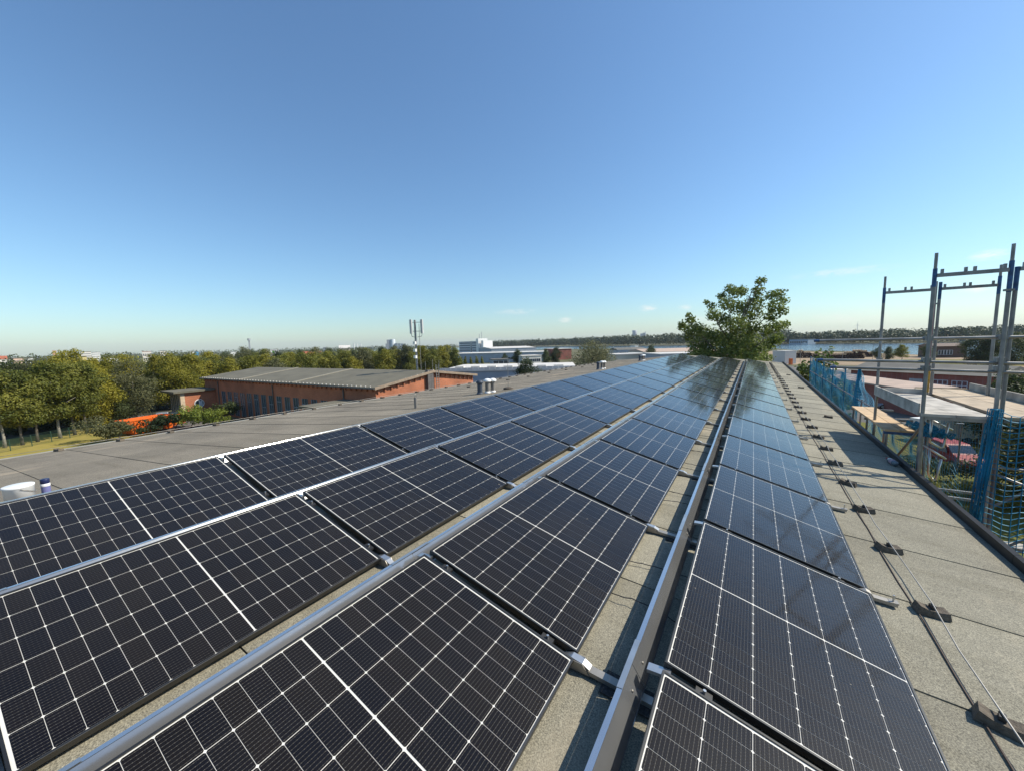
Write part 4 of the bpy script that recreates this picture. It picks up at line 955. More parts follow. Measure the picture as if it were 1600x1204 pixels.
# wooded far bank and distant treeline: one mass each
def wood(name, line, n, h0, h1, depth, label, mat=leaf_far, per=46, leaf=2.2, seed=1):
    rr = random.Random(seed); vs, fs = [], []
    pts = [Vector(p).to_2d() for p in line]; seg = [(pts[i + 1] - pts[i]).length for i in range(len(pts) - 1)]; tot = sum(seg)
    for k in range(n):
        t = tot * (k + rr.random()) / n; i = 0
        while i < len(seg) - 1 and t > seg[i]: t -= seg[i]; i += 1
        p = pts[i].lerp(pts[i + 1], min(1, t / seg[i])); away = p.normalized()
        p = p + away * depth * rr.random() ** 1.3
        h = rr.uniform(h0, h1); w = h * rr.uniform(0.45, 0.7)
        v_, f_ = leaf_cloud([((p.x, p.y, GZ + h * 0.55), w * 0.62, w * 0.62, h * 0.46)], per, leaf * h / 14, rr, 0.35, False)
        o = len(vs); vs += v_; fs += [tuple(j + o for j in f) for f in f_]
    me = bpy.data.meshes.new(name); me.from_pydata(vs, [], fs); me.materials.append(mat)
    o = link(name, me); stuff(o); o['label'] = label; o['category'] = 'trees'; return o
wood('wood', [at(752, 544.3), at(830, 542), at(900, 541), at(1000, 540.5), at(1100, 539.5), at(1235, 538)], 620, 15, 23, 170, 'dark wooded bank beyond the river, left of the poplar', per=60, seed=2)
wood('wood', [at(1218, 537.2), at(1300, 537), at(1420, 536.0), at(1510, 534.5), at(1625, 532)], 560, 10, 17, 130, 'wooded bank beyond the river behind the scaffold', per=60, seed=3)
wood('distant_treeline', [atd(-60, 555, 620), atd(200, 555, 700), atd(420, 550, 760), atd(600, 545, 820), atd(712, 545, 900)], 460, 9, 14, 260, 'hazy treeline on the horizon beyond the town', per=34, seed=4)
wood('distant_treeline', [atd(-60, 555, 260), atd(120, 555, 270), atd(300, 550, 280), atd(500, 545, 300), atd(712, 545, 320)], 260, 6, 9.4, 180, 'tree masses between the belt of trees and the town', leaf_olive, per=60, leaf=1.6, seed=5)

# ================================================================== buildings
WIN_ME = {}
def win_mesh(w, h, bars=(1, 1)):
    k = (round(w, 2), round(h, 2), bars)
    if k not in WIN_ME:
        g = MB().box(-w / 2, w / 2, -0.02, 0.05, 0, h).mesh('window', dark_glass)
        f = MB(); t = min(0.09, w * 0.09)
        for i in range(bars[0] + 1):
            x = -w / 2 + w * i / bars[0]; f.box(x - t / 2, x + t / 2, -0.05, -0.022, 0, h)
        for j in range(bars[1] + 1):
            z = h * j / bars[1]; f.box(-w / 2 - t / 2, w / 2 + t / 2, -0.052, -0.023, z - t / 2, z + t / 2)
        WIN_ME[k] = (g, f.mesh('frame', window_frame))
    return WIN_ME[k]
def building(name, label, p1, p2, depth, h, wallm, roofm, kind='flat', wins=(), rise=1.5, over=0.25, group=None, cat='building', base=GZ):
    """front facade from plan point p1 to p2 (as seen, left to right); x runs along it, y away from the viewer"""
    a, b = Vector((p1[0], p1[1])), Vector((p2[0], p2[1])); L = (b - a).length; rot = math.atan2((b - a).y, (b - a).x)
    t = thing(name, (a.x, a.y, base), label, cat, group, (0, 0, rot))
    MB().box(0, L, 0, depth, 0, h).local('wall', wallm, t)
    o = over
    if kind == 'flat': MB().box(-o, L + o, -o, depth + o, h + 0.003, h + 0.35).local('roof', roofm, t)
    elif kind == 'gable':
        MB().add([(-o, -o, h), (L + o, -o, h), (L + o, depth + o, h), (-o, depth + o, h), (-o, depth / 2, h + rise), (L + o, depth / 2, h + rise)],
                 [(0, 1, 5, 4), (2, 3, 4, 5), (0, 4, 3), (1, 2, 5), (3, 2, 1, 0)]).local('roof', roofm, t)
    elif kind == 'shed':
        MB().hexa([(-o, -o, h + 0.003), (L + o, -o, h + 0.003), (L + o, depth + o, h + rise - 0.1), (-o, depth + o, h + rise - 0.1)], [(-o, -o, h + 0.2), (L + o, -o, h + 0.2), (L + o, depth + o, h + rise + 0.1), (-o, depth + o, h + rise + 0.1)]).local('roof', roofm, t)
    for (x0, x1, nn, z, w, hh, bars) in wins:
        g, f = win_mesh(w, hh, bars)
        for i in range(nn):
            x = (x0 + (x1 - x0) * (i + 0.5) / nn) * L; wo_ = link('window', g, t, (x, 0, z)); link('frame', f, wo_)
    return t
# ---- the brick hall
HY, HX0, HX1, HYB = 27.4, -77.9, -34.6, 44.6
hz = -4.42
hall = thing('brick_hall', (HX0, HY, GZ), 'long red brick hall with low felt roof and tall windows', 'building')
apex_y, apex_z = (HY + HYB) / 2, -3.25
MB().prism([(HX0, HY), (HX1, HY), (HX1, HYB), (HX0, HYB)], GZ, hz).build('wall', brick_red, hall)
for x in (HX0, HX1):
    s_ = 1 if x == HX1 else -1
    MB().add([(x, HY, hz), (x, HYB, hz), (x, apex_y, apex_z - 0.06), (x - s_ * 0.4, HY, hz), (x - s_ * 0.4, HYB, hz), (x - s_ * 0.4, apex_y, apex_z - 0.06)], [(0, 1, 2), (5, 4, 3), (0, 3, 4, 1), (1, 4, 5, 2), (2, 5, 3, 0)]).build('gable', brick_red, hall)
ov = 0.45
roof_strip = M('pale_roof_strip', (0.25, 0.225, 0.17), 0.8, var=0.12)
for (ya, yb, za, zb, nm) in ((HY - ov, apex_y, hz + 0.0, apex_z, 'f'), (apex_y, HYB + ov, apex_z, hz + 0.0, 'b')):
    rf = MB().hexa([(HX0 - ov, ya, za), (HX1 + ov, ya, za), (HX1 + ov, yb, zb), (HX0 - ov, yb, zb)], [(HX0 - ov, ya, za + 0.16), (HX1 + ov, ya, za + 0.16), (HX1 + ov, yb, zb + 0.16), (HX0 - ov, yb, zb + 0.16)]).build('roof', roof_grey, hall)
    if nm == 'f':
        for fx in (0.30, 0.635):
            xx = HX0 + (HX1 - HX0) * fx
            MB().hexa([(xx - 0.25, ya, za + 0.163), (xx + 0.25, ya, za + 0.163), (xx + 0.25, yb, zb + 0.163), (xx - 0.25, yb, zb + 0.163)], [(xx - 0.25, ya, za + 0.24), (xx + 0.25, ya, za + 0.24), (xx + 0.25, yb, zb + 0.24), (xx - 0.25, yb, zb + 0.24)]).build('roof_ridge_strip', roof_strip, rf)
        for i in range(54):
            xx = HX0 + (HX1 - HX0) * (i + 0.5) / 54; MB().box(xx - 0.05, xx + 0.05, ya + 0.05, ya + 0.15, za + 0.17, za + 0.27).build('snow_guard', roof_light, rf)
for i in range(46):                                        # dentils under the eave
    xx = HX0 + 0.5 + (HX1 - HX0 - 1) * i / 45; MB().box(xx - 0.12, xx + 0.12, HY - 0.16, HY - 0.003, hz - 0.35, hz - 0.02).build('dentil', brick_red, hall)
for i in range(19):
    f = i / 18; yy = HY + 0.3 + (HYB - HY - 0.6) * f; zz = hz + (apex_z - hz) * (1 - abs(2 * f - 1)) - 0.1
    MB().box(HX1 + 0.003, HX1 + 0.16, yy - 0.11, yy + 0.11, zz - 0.42, zz - 0.04).build('dentil', brick_red, hall)
    MB().box(HX1 + 0.36, HX1 + 0.46, yy - 0.05, yy + 0.05, zz + 0.27, zz + 0.36).build('snow_guard', roof_light, hall)
for yy0, yy1, z0_, z1_ in ((HY - ov, apex_y, hz, apex_z), (apex_y, HYB + ov, apex_z, hz)):
    MB().hexa([(HX1 + ov + 0.002, yy0, z0_ - 0.10), (HX1 + ov + 0.06, yy0, z0_ - 0.10), (HX1 + ov + 0.06, yy1, z1_ - 0.10), (HX1 + ov + 0.002, yy1, z1_ - 0.10)], [(HX1 + ov + 0.002, yy0, z0_ + 0.2), (HX1 + ov + 0.06, yy0, z0_ + 0.2), (HX1 + ov + 0.06, yy1, z1_ + 0.2), (HX1 + ov + 0.002, yy1, z1_ + 0.2)]).build('verge_board', M('brown_verge', (0.27, 0.205, 0.145), 0.8, var=0.2), hall)
MB().box(HX0 - ov, HX1 + ov, HY - ov - 0.12, HY - ov - 0.003, hz - 0.02, hz + 0.12).build('gutter', roof_dark, hall)
hall_glass = M('blue_grey_window_glass', (0.05, 0.07, 0.08), 0.2, var=0.3, scale=1.5)  # blue-grey glass of the hall and entrance windows
hall_frame = M('dull_hall_window_frame', (0.17, 0.205, 0.22), 0.6, var=0.15)
for i in range(14):
    xc = -71.2 + 2.075 * i; wv = 1.22
    w_o = MB().box(xc - wv / 2, xc + wv / 2, HY - 0.02, HY + 0.1, -9.9, -6.25).build('window', hall_glass, hall)
    for (xa, xb) in ((xc - wv / 2, xc - wv / 2 + 0.10), (xc - 0.04, xc + 0.04), (xc + wv / 2 - 0.10, xc + wv / 2)): MB().box(xa, xb, HY - 0.07, HY - 0.023, -9.9, -6.25).build('mullion', hall_frame, w_o)
    zt = -8.0 + 0.5 * ((i * 7) % 3); MB().box(xc - wv / 2, xc + wv / 2, HY - 0.075, HY - 0.024, zt - 0.06, zt + 0.06).build('transom_bar', hall_frame, w_o)
for xx in (-72.8, -56.0, -40.2): MB().tube((xx, HY - 0.1, GZ), (xx, HY - 0.1, hz), 0.07, 8).build('downpipe', roof_dark, hall)
MB().box(HX1 + 0.003, HX1 + 0.42, 35.0, 36.0, GZ, apex_z + 0.25).build('chimney', M('dark_chimney', (0.11, 0.10, 0.095), 0.8, var=0.3), hall)
lad = thing('wall_ladder', (HX1 + 0.5, 36.6, GZ + 3.5), 'narrow steel ladder on the sunlit hall gable', 'ladder')
for yy in (36.4, 36.85): MB().box(HX1 + 0.48, HX1 + 0.54, yy - 0.03, yy + 0.03, GZ + 3.0, apex_z + 0.9).build('stile', galv, lad)
for k in range(15): MB().box(HX1 + 0.49, HX1 + 0.53, 36.43, 36.82, GZ + 3.2 + 0.3 * k, GZ + 3.24 + 0.3 * k).build('rung', galv, lad)
# entrance block
eb = thing('entrance_block', (-74.2, 22.9, GZ), 'brick entrance block with glazed front and round window at the hall', 'building')
ex, ey = -74.2, 22.9; ez = -6.15
MB().box(-78.3, ex, ey, HY - 0.01, GZ, ez).build('wall', brick_red, eb)
MB().box(-79.2, ex + 0.5, ey - 1.0, HY - 0.2, ez + 0.003, ez + 0.28).build('roof', roof_grey, eb)
MB().box(ex - 0.55, ex + 0.06, ey - 0.12, ey + 0.42, GZ, ez).build('pillar', stone, eb)
for i in range(5): MB().box(-78.2 + 0.72 * i, -77.6 + 0.72 * i, ey - 0.05, ey - 0.003, GZ + 0.1, ez - 0.25).build('glazing', hall_glass, eb)
for i in range(6): MB().box(-78.28 + 0.72 * i, -78.2 + 0.72 * i, ey - 0.1, ey - 0.003, GZ, ez - 0.1).build('mullion', stone, eb)
mbw = MB(); n_ = 24; yc_, zc_ = 25.1, -8.05
mbw.add([(ex + 0.02, yc_ + 0.62 * math.cos(t), zc_ + 0.62 * math.sin(t)) for t in [2 * math.pi * i / n_ for i in range(n_)]], [tuple(range(n_))])
wo_ = mbw.build('round_window', hall_glass, eb)
MB().path([(ex + 0.04, yc_ + 0.62 * math.cos(t), zc_ + 0.62 * math.sin(t)) for t in [2 * math.pi * i / n_ for i in range(n_ + 1)]], 0.06, 6).build('frame', white_paint, wo_)
MB().box(ex + 0.03, ex + 0.06, yc_ - 0.05, yc_ + 0.05, zc_ - 0.6, zc_ + 0.6).build('mullion', white_paint, wo_)
MB().box(ex + 0.024, ex + 0.034, yc_ - 0.05, yc_ + 0.42, zc_ - 0.38, zc_ + 0.38).build('pale_pane', window_frame, wo_)
# small flat annex in front of the hall
an = thing('flat_annex', (-44.5, 22.4, GZ), 'low annex with flat felt roof in front of the hall', 'building')
pa, pb = at(492, 632, -5.9), at(585, 617, -5.9)
MB().box(pa.x, -32.6, 22.2, 27.0, GZ, -6.05).build('wall', brick_red, an)
MB().box(pa.x - 0.4, -32.2, 21.8, 27.1, -6.047, -5.8).build('roof', roof_grey, an)
# antenna mast on the hall roof
mx_, my_ = -37.3, 36.3
am = thing('antenna_mast', (mx_, my_, apex_z), 'grey mobile phone antenna mast on the hall ridge', 'antenna mast')
mz = 3.35
MB().tube((mx_, my_, apex_z - 0.2), (mx_, my_, mz), 0.13, 10).build('pole', galv, am)
for (dx, dy) in ((0.42, 0.30), (0.50, 0.22)):
    MB().tube((mx_ + dx, my_ + dy, apex_z), (mx_ + dx, my_ + dy, mz - 0.5), 0.03, 6).build('ladder_stile', alu_dull, am)
for k in range(18): MB().tube((mx_ + 0.36, my_ + 0.35, apex_z + 0.3 + 0.32 * k), (mx_ + 0.58, my_ + 0.12, apex_z + 0.3 + 0.32 * k), 0.022, 5).build('ladder_rung', alu_dull, am)
for i, (dx, dy) in enumerate(((-0.62, -0.1), (-0.25, -0.45), (0.80, 0.42))):
    a_ = MB().box(mx_ + dx - 0.18, mx_ + dx + 0.18, my_ + dy - 0.09, my_ + dy + 0.09, mz - 1.75, mz + 0.05).build('antenna_panel', M('antenna_grey', (0.55, 0.56, 0.54), 0.5, var=0.05), am)
    for z in (mz - 1.45, mz - 0.3): MB().tube((mx_, my_, z), (mx_ + dx, my_ + dy, z), 0.035, 6).build('arm', galv, a_)
    MB().path([(mx_ + dx, my_ + dy, mz - 1.75), (mx_ + dx * 0.9, my_ + dy * 0.9, mz - 2.1), (mx_ + dx * 0.3, my_ + dy * 0.3, mz - 2.2)], 0.03, 5).build('cable', pipe_dark, a_)
for z in (0.5, -0.45, -1.3): MB().box(mx_ - 0.12, mx_ + 0.24, my_ - 0.4, my_ - 0.12, z - 0.28, z + 0.1).build('radio_box', white_paint, am)
for (dx, dy, h) in ((1.4, 1.0, 1.2), (2.2, 1.5, 1.5), (3.6, 1.2, 1.4)):
    tag(MB().tube((mx_ + dx - 0.3, my_ + dy - 0.6, apex_z), (mx_ + dx - 0.3, my_ + dy - 0.6, apex_z + h), 0.025, 6).build('rod_antenna', alu_dull), 'thin rod antenna %s the mast on the hall ridge' % {1.2: 'just beside', 1.5: 'second beside', 1.4: 'farthest from'}[h], 'antenna', 'rod antennas on the hall ridge')

# ---- industrial estate beyond the roof
def P(px, py, z=GZ): q = at(px, py, z); return (q.x, q.y)
q1, q2 = P(688, 578.5, -5.7), P(900, 574.6, -5.7)
wr = building('long_white_hall', 'long hall with white parapet roof and wall coloured blue-grey as in shade', q1, q2, 24, 4.15, shaded_blue_wall, roof_light, 'flat', (), over=0.3)
Lw = (Vector(q2) - Vector(q1)).length
for i in range(24):
    x = Lw * i / 24; MB().box(x + 0.02, x + Lw / 24 - 0.02, -0.36, -0.31, 4.16, 5.0).local('parapet_panel', M('white_parapet', (0.66, 0.61, 0.55), 0.6, var=0.12, scale=0.5, objvar=0.06), wr)
for i in range(7):
    x = Lw * (0.06 + 0.13 * i); MB().box(x, x + 2.2, 6, 7.5, 4.5, 4.95).local('skylight', roof_light, wr)
building('grey_warehouse', 'long grey warehouse behind a row of small pointed trees', P(706, 568), P(852, 565.2), 26, 5.1, grey_panel, roof_light, 'flat', ((0.6, 0.98, 5, 1.6, 3.0, 1.2, (2, 1)),))
gate_p = Vector(P(709, 568.3)); gw = building('blue_gate_house', 'blue painted gate block at the warehouse end', P(707.5, 569), P(716, 568.8), 3, 4.3, M('blue_gate', (0.02, 0.10, 0.32), 0.5), roof_light, 'flat')
building('tan_warehouse', 'wide flat warehouse with tan roof before the river', P(768, 556), P(838, 553.6), 60, 6.2, grey_panel, roof_light, 'gable', rise=1.4)
building('brown_hall', 'rust-brown brick building beside the dark trees', P(869, 562.5), P(893, 561.5), 18, 6.3, brick_dark, roof_light, 'flat')
building('white_house', 'small white house before the grey warehouse', P(816, 570), P(846, 568.6), 9, 4.0, offwhite, roof_light, 'flat', ((0.1, 0.95, 4, 1.2, 2.2, 1.5, (2, 1)),))
building('car_port', 'low dark carport among the trees before the warehouse', P(770, 571), P(796, 570), 8, 2.6, grey_panel, roof_dark, 'flat', ((0.05, 0.95, 3, 0.4, 2.6, 1.8, (1, 1)),))
building('cream_hall', 'cream walled hall just beyond the roof end', P(962, 576), P(1012, 574), 10, 5.0, M('cream_wall', (0.66, 0.57, 0.43), 0.7, var=0.08, scale=0.3), roof_light, 'flat')
building('grey_shed', 'grey ribbed shed with pale roof beyond the panel rows', P(1031, 581), P(1100, 579), 14, 5.4, grey_panel, roof_light, 'flat', ((0.45, 0.98, 7, 0.5, 2.2, 3.4, (2, 2)),))
building('pink_roof_hall', 'long low hall with pale pink roof behind the shed', P(1008, 560), P(1120, 557), 30, 3.4, offwhite, roof_pink, 'gable', rise=1.6)
building('depot', 'low grey depot with small windows near the river', P(965, 557), P(1010, 555.5), 14, 4.2, grey_panel, roof_dark, 'gable', ((0.05, 0.95, 7, 1.2, 2.4, 1.5, (2, 1)),), rise=1.4)
building('white_kiosk', 'small white cube standing above the depot roof', P(992, 553), P(997, 552.8), 5, 6.2, white_paint, roof_light, 'flat')
# office block with dark window bands and lit stair tower
o1, o2 = P(718, 553.4), P(746.5, 553.9)
of = building('office_block', 'white office block with blue window bands and roof antennas', o1, o2, 14, 13.4, M('office_white', (0.62, 0.64, 0.66), 0.6, var=0.05), roof_light, 'flat', (), over=0.1)
Lo = (Vector(o2) - Vector(o1)).length
for j in range(5):
    for (xa, xb) in ((0.02, 0.62), (0.72, 0.97)):
        nseg = 7 if xa < 0.5 else 3
        for k in range(nseg):
            x0 = Lo * (xa + (xb - xa) * k / nseg); x1 = Lo * (xa + (xb - xa) * (k + 1) / nseg) - 0.12
            MB().box(x0, x1, -0.06, 0.02, 0.9 + 2.55 * j, 2.3 + 2.55 * j).local('window', M('office_glass', (0.055, 0.09, 0.15), 0.3, var=0.2), of)
MB().box(Lo * 0.65, Lo * 0.69, -0.1, 0.02, 0, 13.2).local('stair_strip', dark_glass, of)
MB().box(Lo + 0.01, Lo + 4.5, -1.5, 9.5, 0, 16.2).local('stair_tower', white_paint, of)
MB().box(Lo + 6.0, Lo + 10.5, 1, 12, 0, 14.0).local('annex', white_paint, of)
for (x, h) in ((Lo - 2.5, 21.0), (Lo + 2.2, 23.0)): MB().tube((x, 4, 13), (x, 4, h), 0.28, 6).local('roof_antenna', far_grey, of)
# power station far across the water
pw = thing('power_station', atd(992, 527, 3000).to_2d().to_3d() + Vector((0, 0, GZ)), 'hazy grey power station block with cooling tower on the horizon', 'power station')
def far_box(px0, px1, ytop, d, name, mat, parent, ybase=None, zb=GZ, depth=30):
    a, b = atd(px0, 530, d), atd(px1, 530, d); t = atd((px0 + px1) / 2, ytop, d)
    away = Vector((a.x + b.x, a.y + b.y)).normalized() * depth
    return MB().prism([(a.x, a.y), (b.x, b.y), (b.x + away.x, b.y + away.y), (a.x + away.x, a.y + away.y)], zb, t.z).build(name, mat, parent)
c0 = atd(991.5, 516.5, 3000); rr_ = 3.4 / FPX * 2980
MB().lathe([(rr_ * 1.12, 0), (rr_ * 0.98, (c0.z - GZ) * 0.5), (rr_ * 0.92, (c0.z - GZ) * 0.78), (rr_ * 0.96, c0.z - GZ), (rr_ * 0.8, c0.z - GZ - 0.5)], (c0.x, c0.y, GZ), 24).build('cooling_tower', far_grey, pw)
far_box(1000.3, 1004, 521.5, 3000, 'turbine_hall', far_grey, pw); far_box(1004.1, 1008.6, 520.3, 3000, 'boiler_house', far_grey, pw); far_box(1007.6, 1008.4, 518.3, 3000, 'stack', far_grey, pw, depth=6)
# town on the horizon
town = M('town_render', (0.68, 0.63, 0.55), 0.8, var=0.06, objvar=0.1); town_or = M('town_orange', (0.55, 0.30, 0.16), 0.8, var=0.08)
def far_block(px0, px1, ytop, d, wallm, roofm, label, rows=3, cols=6, kind='flat', depth=14, rise=3):
    a, b = atd(px0, 550, d), atd(px1, 550, d); t = atd((px0 + px1) / 2, ytop, d); h = t.z - GZ; L = (Vector((a.x, a.y)) - Vector((b.x, b.y))).length
    ww = L / cols * 0.5
    building('town_block', label, (a.x, a.y), (b.x, b.y), depth, h, wallm, roofm, kind, [(0.03, 0.97, cols, h * (0.18 + 0.8 * j / rows), ww, h / rows * 0.42, (1, 1)) for j in range(rows)] if rows else (), rise=rise, group='town buildings on the horizon')
far_block(-6, 9, 561.5, 420, town, roof_red, 'pale house with orange roof at the picture edge', 2, 4, 'gable', rise=2.2)
far_block(19, 35, 560.0, 430, M('salmon_render', (0.62, 0.45, 0.35), 0.8), roof_grey, 'salmon apartment block above the alders', 3, 7)
far_block(12, 18, 560.5, 440, white_paint, roof_grey, 'narrow white house beside the salmon block', 3, 3)
far_block(37, 50, 559.8, 460, white_paint, roof_grey, 'white terrace with blue-grey gaps above the alders', 3, 6)
far_block(82, 88, 548.6, 560, town_or, town_or, 'slim orange tower block above the trees', 6, 2)
far_block(126, 142, 549.8, 640, town, roof_grey, 'long cream apartment slab behind the maples', 4, 9)
far_block(143, 156, 550.8, 660, white_paint, roof_grey, 'white apartment slab beside the cream slab', 4, 7)
far_block(120, 134, 557.5, 380, M('yellow_render', (0.62, 0.50, 0.22), 0.8), roof_grey, 'low yellowish building before the apartment slabs', 1, 5)
far_block(156, 186, 561.5, 330, white_paint, roof_light, 'flat white shed roof behind the maples', 0, 1)
far_block(222, 236, 549.5, 620, town, roof_red, 'cream house rising over the town trees', 2, 4)
far_block(250, 260, 548.5, 600, town, roof_grey, 'small cream block beside the cream house', 3, 3)
far_block(297, 303, 549.0, 520, white_paint, roof_grey, 'white gable of a shed before the hall roof end', 1, 2)
far_block(304, 310, 549.5, 520, M('bright_blue_wall', (0.06, 0.30, 0.55), 0.6), roof_grey, 'bright blue shed beside the white gable', 1, 2)
far_block(360, 370, 550.2, 700, white_paint, roof_light, 'small white shed roof on the horizon above the hall', 0, 1)
far_block(400, 411, 553.0, 260, white_paint, roof_grey, 'white house front between the belt trees', 2, 2)
far_block(414, 419, 546.6, 720, M('salmon_far', (0.58, 0.42, 0.34), 0.8), roof_grey, 'small salmon tower on the horizon', 3, 2)
far_block(420, 436, 546.2, 760, white_paint, roof_grey, 'white flats on the horizon above the hall', 3, 5)
far_block(425.5, 429, 548.2, 500, M('lime_green_wall', (0.16, 0.42, 0.05), 0.6), roof_grey, 'lime green block on the horizon', 0, 1)
far_block(472, 502, 560.0, 190, brick_dark, roof_red, 'brick house with wide red roof among the belt trees', 0, 1, 'gable', 9, 3.0)
far_block(413, 427, 558.5, 210, brick_dark, roof_dark, 'dark roofed brick house among the belt trees', 0, 1, 'gable', 9, 2.0)
far_block(505, 511, 543.0, 900, far_grey, far_grey, 'small grey works tower on the horizon', 3, 2)
far_block(530, 548, 544.0, 900, M('pinkish_silo', (0.60, 0.48, 0.42), 0.8), roof_light, 'pinkish works hall with sloped conveyor on the horizon', 0, 1, 'gable', 30, 6)
far_block(556, 584, 543.0, 950, far_grey, far_grey, 'long grey works roof on the horizon', 0, 1)
for i, px in enumerate((553.0, 558.2, 563.4)):
    p0 = atd(px, 537.2, 900); t = thing('silo', (p0.x, p0.y, GZ), 'white slender silo on the horizon, %s of three' % ORD[i + 1], 'silo', 'three slender silos on the horizon')
    MB().tube((p0.x, p0.y, GZ), (p0.x, p0.y, p0.z), 1.0, 12).build('shell', white_paint, t); MB().lathe([(1.05, 0), (0.6, 0.5), (0.1, 0.7)], (p0.x, p0.y, p0.z), 12).build('cap', far_grey, t)
p0 = atd(613, 530.5, 850); t = thing('silo', (p0.x, p0.y, GZ), 'broad white silo drum with grey conveyor tower on the horizon', 'silo')
MB().tube((p0.x, p0.y, GZ), (p0.x, p0.y, p0.z), 5.6, 24).build('shell', M('silo_white', (0.66, 0.70, 0.72), 0.6, var=0.04), t)
far_box(602, 606.5, 537.0, 846, 'conveyor_tower', far_grey, t, depth=6); far_box(604, 609, 531.0, 846, 'lift_house', far_grey, t, depth=6)
for i in range(4): far_box(617 + 4.3 * i, 620.8 + 4.3 * i, 536.4 + 0.3 * i, 840, 'grain_bin', M('bin_grey', (0.25, 0.29, 0.33), 0.6, var=0.05), t, depth=10)
far_box(634.5, 637.5, 540.5, 838, 'end_house', town, t, depth=8)
# lattice mast
p0 = atd(389, 531, 620); t = thing('lattice_mast', (p0.x, p0.y, GZ), 'grey lattice radio mast on the horizon above the hall', 'mast')
for dx, dy in ((-.9, -.9), (.9, -.9), (.9, .9), (-.9, .9)): MB().tube((p0.x + dx, p0.y + dy, GZ), (p0.x + dx * .4, p0.y + dy * .4, p0.z), 0.22, 5).build('leg', far_grey, t)
for k in range(9):
    z = GZ + (p0.z - GZ) * (k + 0.5) / 9; s_ = 0.9 - 0.5 * (k + .5) / 9; MB().tube((p0.x - s_, p0.y - s_, z), (p0.x + s_, p0.y + s_, z + 1.5), 0.16, 4).build('lattice_bar', far_grey, t)
MB().box(p0.x - 1.6, p0.x + 1.6, p0.y - 1.2, p0.y + 1.2, p0.z - 1.0, p0.z + 1.6).build('antenna_head', far_grey, t)
# wind turbine far beyond the scaffold
p0 = atd(1340, 507.5, 1500); t = thing('wind_turbine', (p0.x, p0.y, GZ), 'tiny white wind turbine above the far wood', 'wind turbine')
MB().tube((p0.x, p0.y, GZ), (p0.x, p0.y, p0.z), 1.0, 8, 0.5).build('tower', white_paint, t)
for k in range(3):
    a_ = R(90 + 120 * k); rx_ = RT.x * math.cos(a_) * 9, RT.y * math.cos(a_) * 9
    MB().tube((p0.x, p0.y, p0.z), (p0.x + rx_[0], p0.y + rx_[1], p0.z + 9 * math.sin(a_)), 0.5, 5, 0.15).build('blade', white_paint, t)

# ---- parking yard and sheds on the scaffold side
bs1, bs2 = P(1330, 577.4, -6.6), P(1556, 587.8, -6.6)
building('brick_shed', 'long dark red brick shed with grey roof beyond the scaffold', bs1, bs2, 11, 3.55, brick_dark, roof_dark, 'gable',
         ((0.02, 0.30, 3, 1.2, 1.4, 1.2, (3, 2)), (0.62, 0.86, 2, 1.2, 1.7, 1.4, (3, 2))), rise=1.3, over=0.5)
bsd = bpy.data.objects[[o.name for o in bpy.data.objects if o.name.startswith('brick_shed')][0]]
Lb = (Vector(bs2) - Vector(bs1)).length
dg = MB().box(Lb * 0.47, Lb * 0.47 + 1.7, -0.06, 0.02, 0, 2.6).local('gate', M('grey_gate', (0.38, 0.40, 0.40), 0.6), bsd)
MB().box(Lb * 0.36, Lb * 0.36 + 1.0, -0.06, 0.02, 0, 2.3).local('door', dark_glass, bsd)
MB().box(Lb * 0.93, Lb * 0.93 + 1.0, -0.06, 0.02, 0, 2.1).local('door', grey_panel, bsd)
k1, k2 = P(1284, 588.6, -7.0), P(1436, 610.5, -7.0)
building('pink_roof_shed', 'low red shed with sunlit pink roof in the yard', k1, k2, 3.6, 3.1, brick_dark, roof_pink, 'shed', (), rise=0.5)
building('brown_house', 'brown riverside house with wide flat roof behind the meadow', P(1462, 559), P(1510, 558.6), 12, 4.6, M('brown_wall', (0.10, 0.06, 0.045), 0.8, var=0.2), M('brown_roof', (0.17, 0.12, 0.09), 0.85), 'gable', ((0.1, 0.5, 4, 1.2, 1.6, 1.8, (2, 1)),), rise=1.1, over=0.7)
for i, (px0, px1, py) in enumerate(((1500, 1507, 526), (1516, 1531, 525.5), (1535, 1546, 525.5))):
    a, b = at(px0, 534.5), at(px1, 534.4); building('villa', ('low white house on the far bank beside the wood', 'long white house on the far bank', 'white gabled house on the far bank nearest the tall posts')[i], (a.x, a.y), (b.x, b.y), 9, 3.6, white_paint, roof_grey, 'gable', ((0.05, 0.95, 4, 1.0, 1.4, 1.4, (2, 1)),), rise=2.5, group='white houses on the far bank')
a, b = at(1233, 538.2), at(1262, 538); building('boat_house', 'pale blue boat house on the far bank', (a.x, a.y), (b.x, b.y), 14, 6.0, M('pale_blue_wall', (0.32, 0.40, 0.46), 0.7), roof_grey, 'flat', ((0.03, 0.97, 8, 1.5, 2.2, 2.2, (1, 1)),))
a, b = P(1226, 569), P(1243.5, 568.4); building('silver_container', 'silver grey container box at the log yard', a, b, 6, 4.6, M('silver_box', (0.50, 0.50, 0.49), 0.5, 0.2, var=0.06), roof_light, 'flat', (), over=0.02, cat='container')
a, b = P(1523, 561.5), P(1538, 562); building('blue_container', 'blue roll-off container on the river meadow', a, b, 2.4, 2.3, M('blue_container_paint', (0.012, 0.05, 0.22), 0.5), dark_glass, 'flat', (), over=0.02, cat='container')
a, b = P(1235.5, 570), P(1238.5, 569.9); building('orange_box', 'small orange box beside the silver container', a, b, 1.0, 1.9, orange_paint, orange_paint, 'flat', (), over=0.01, cat='container')

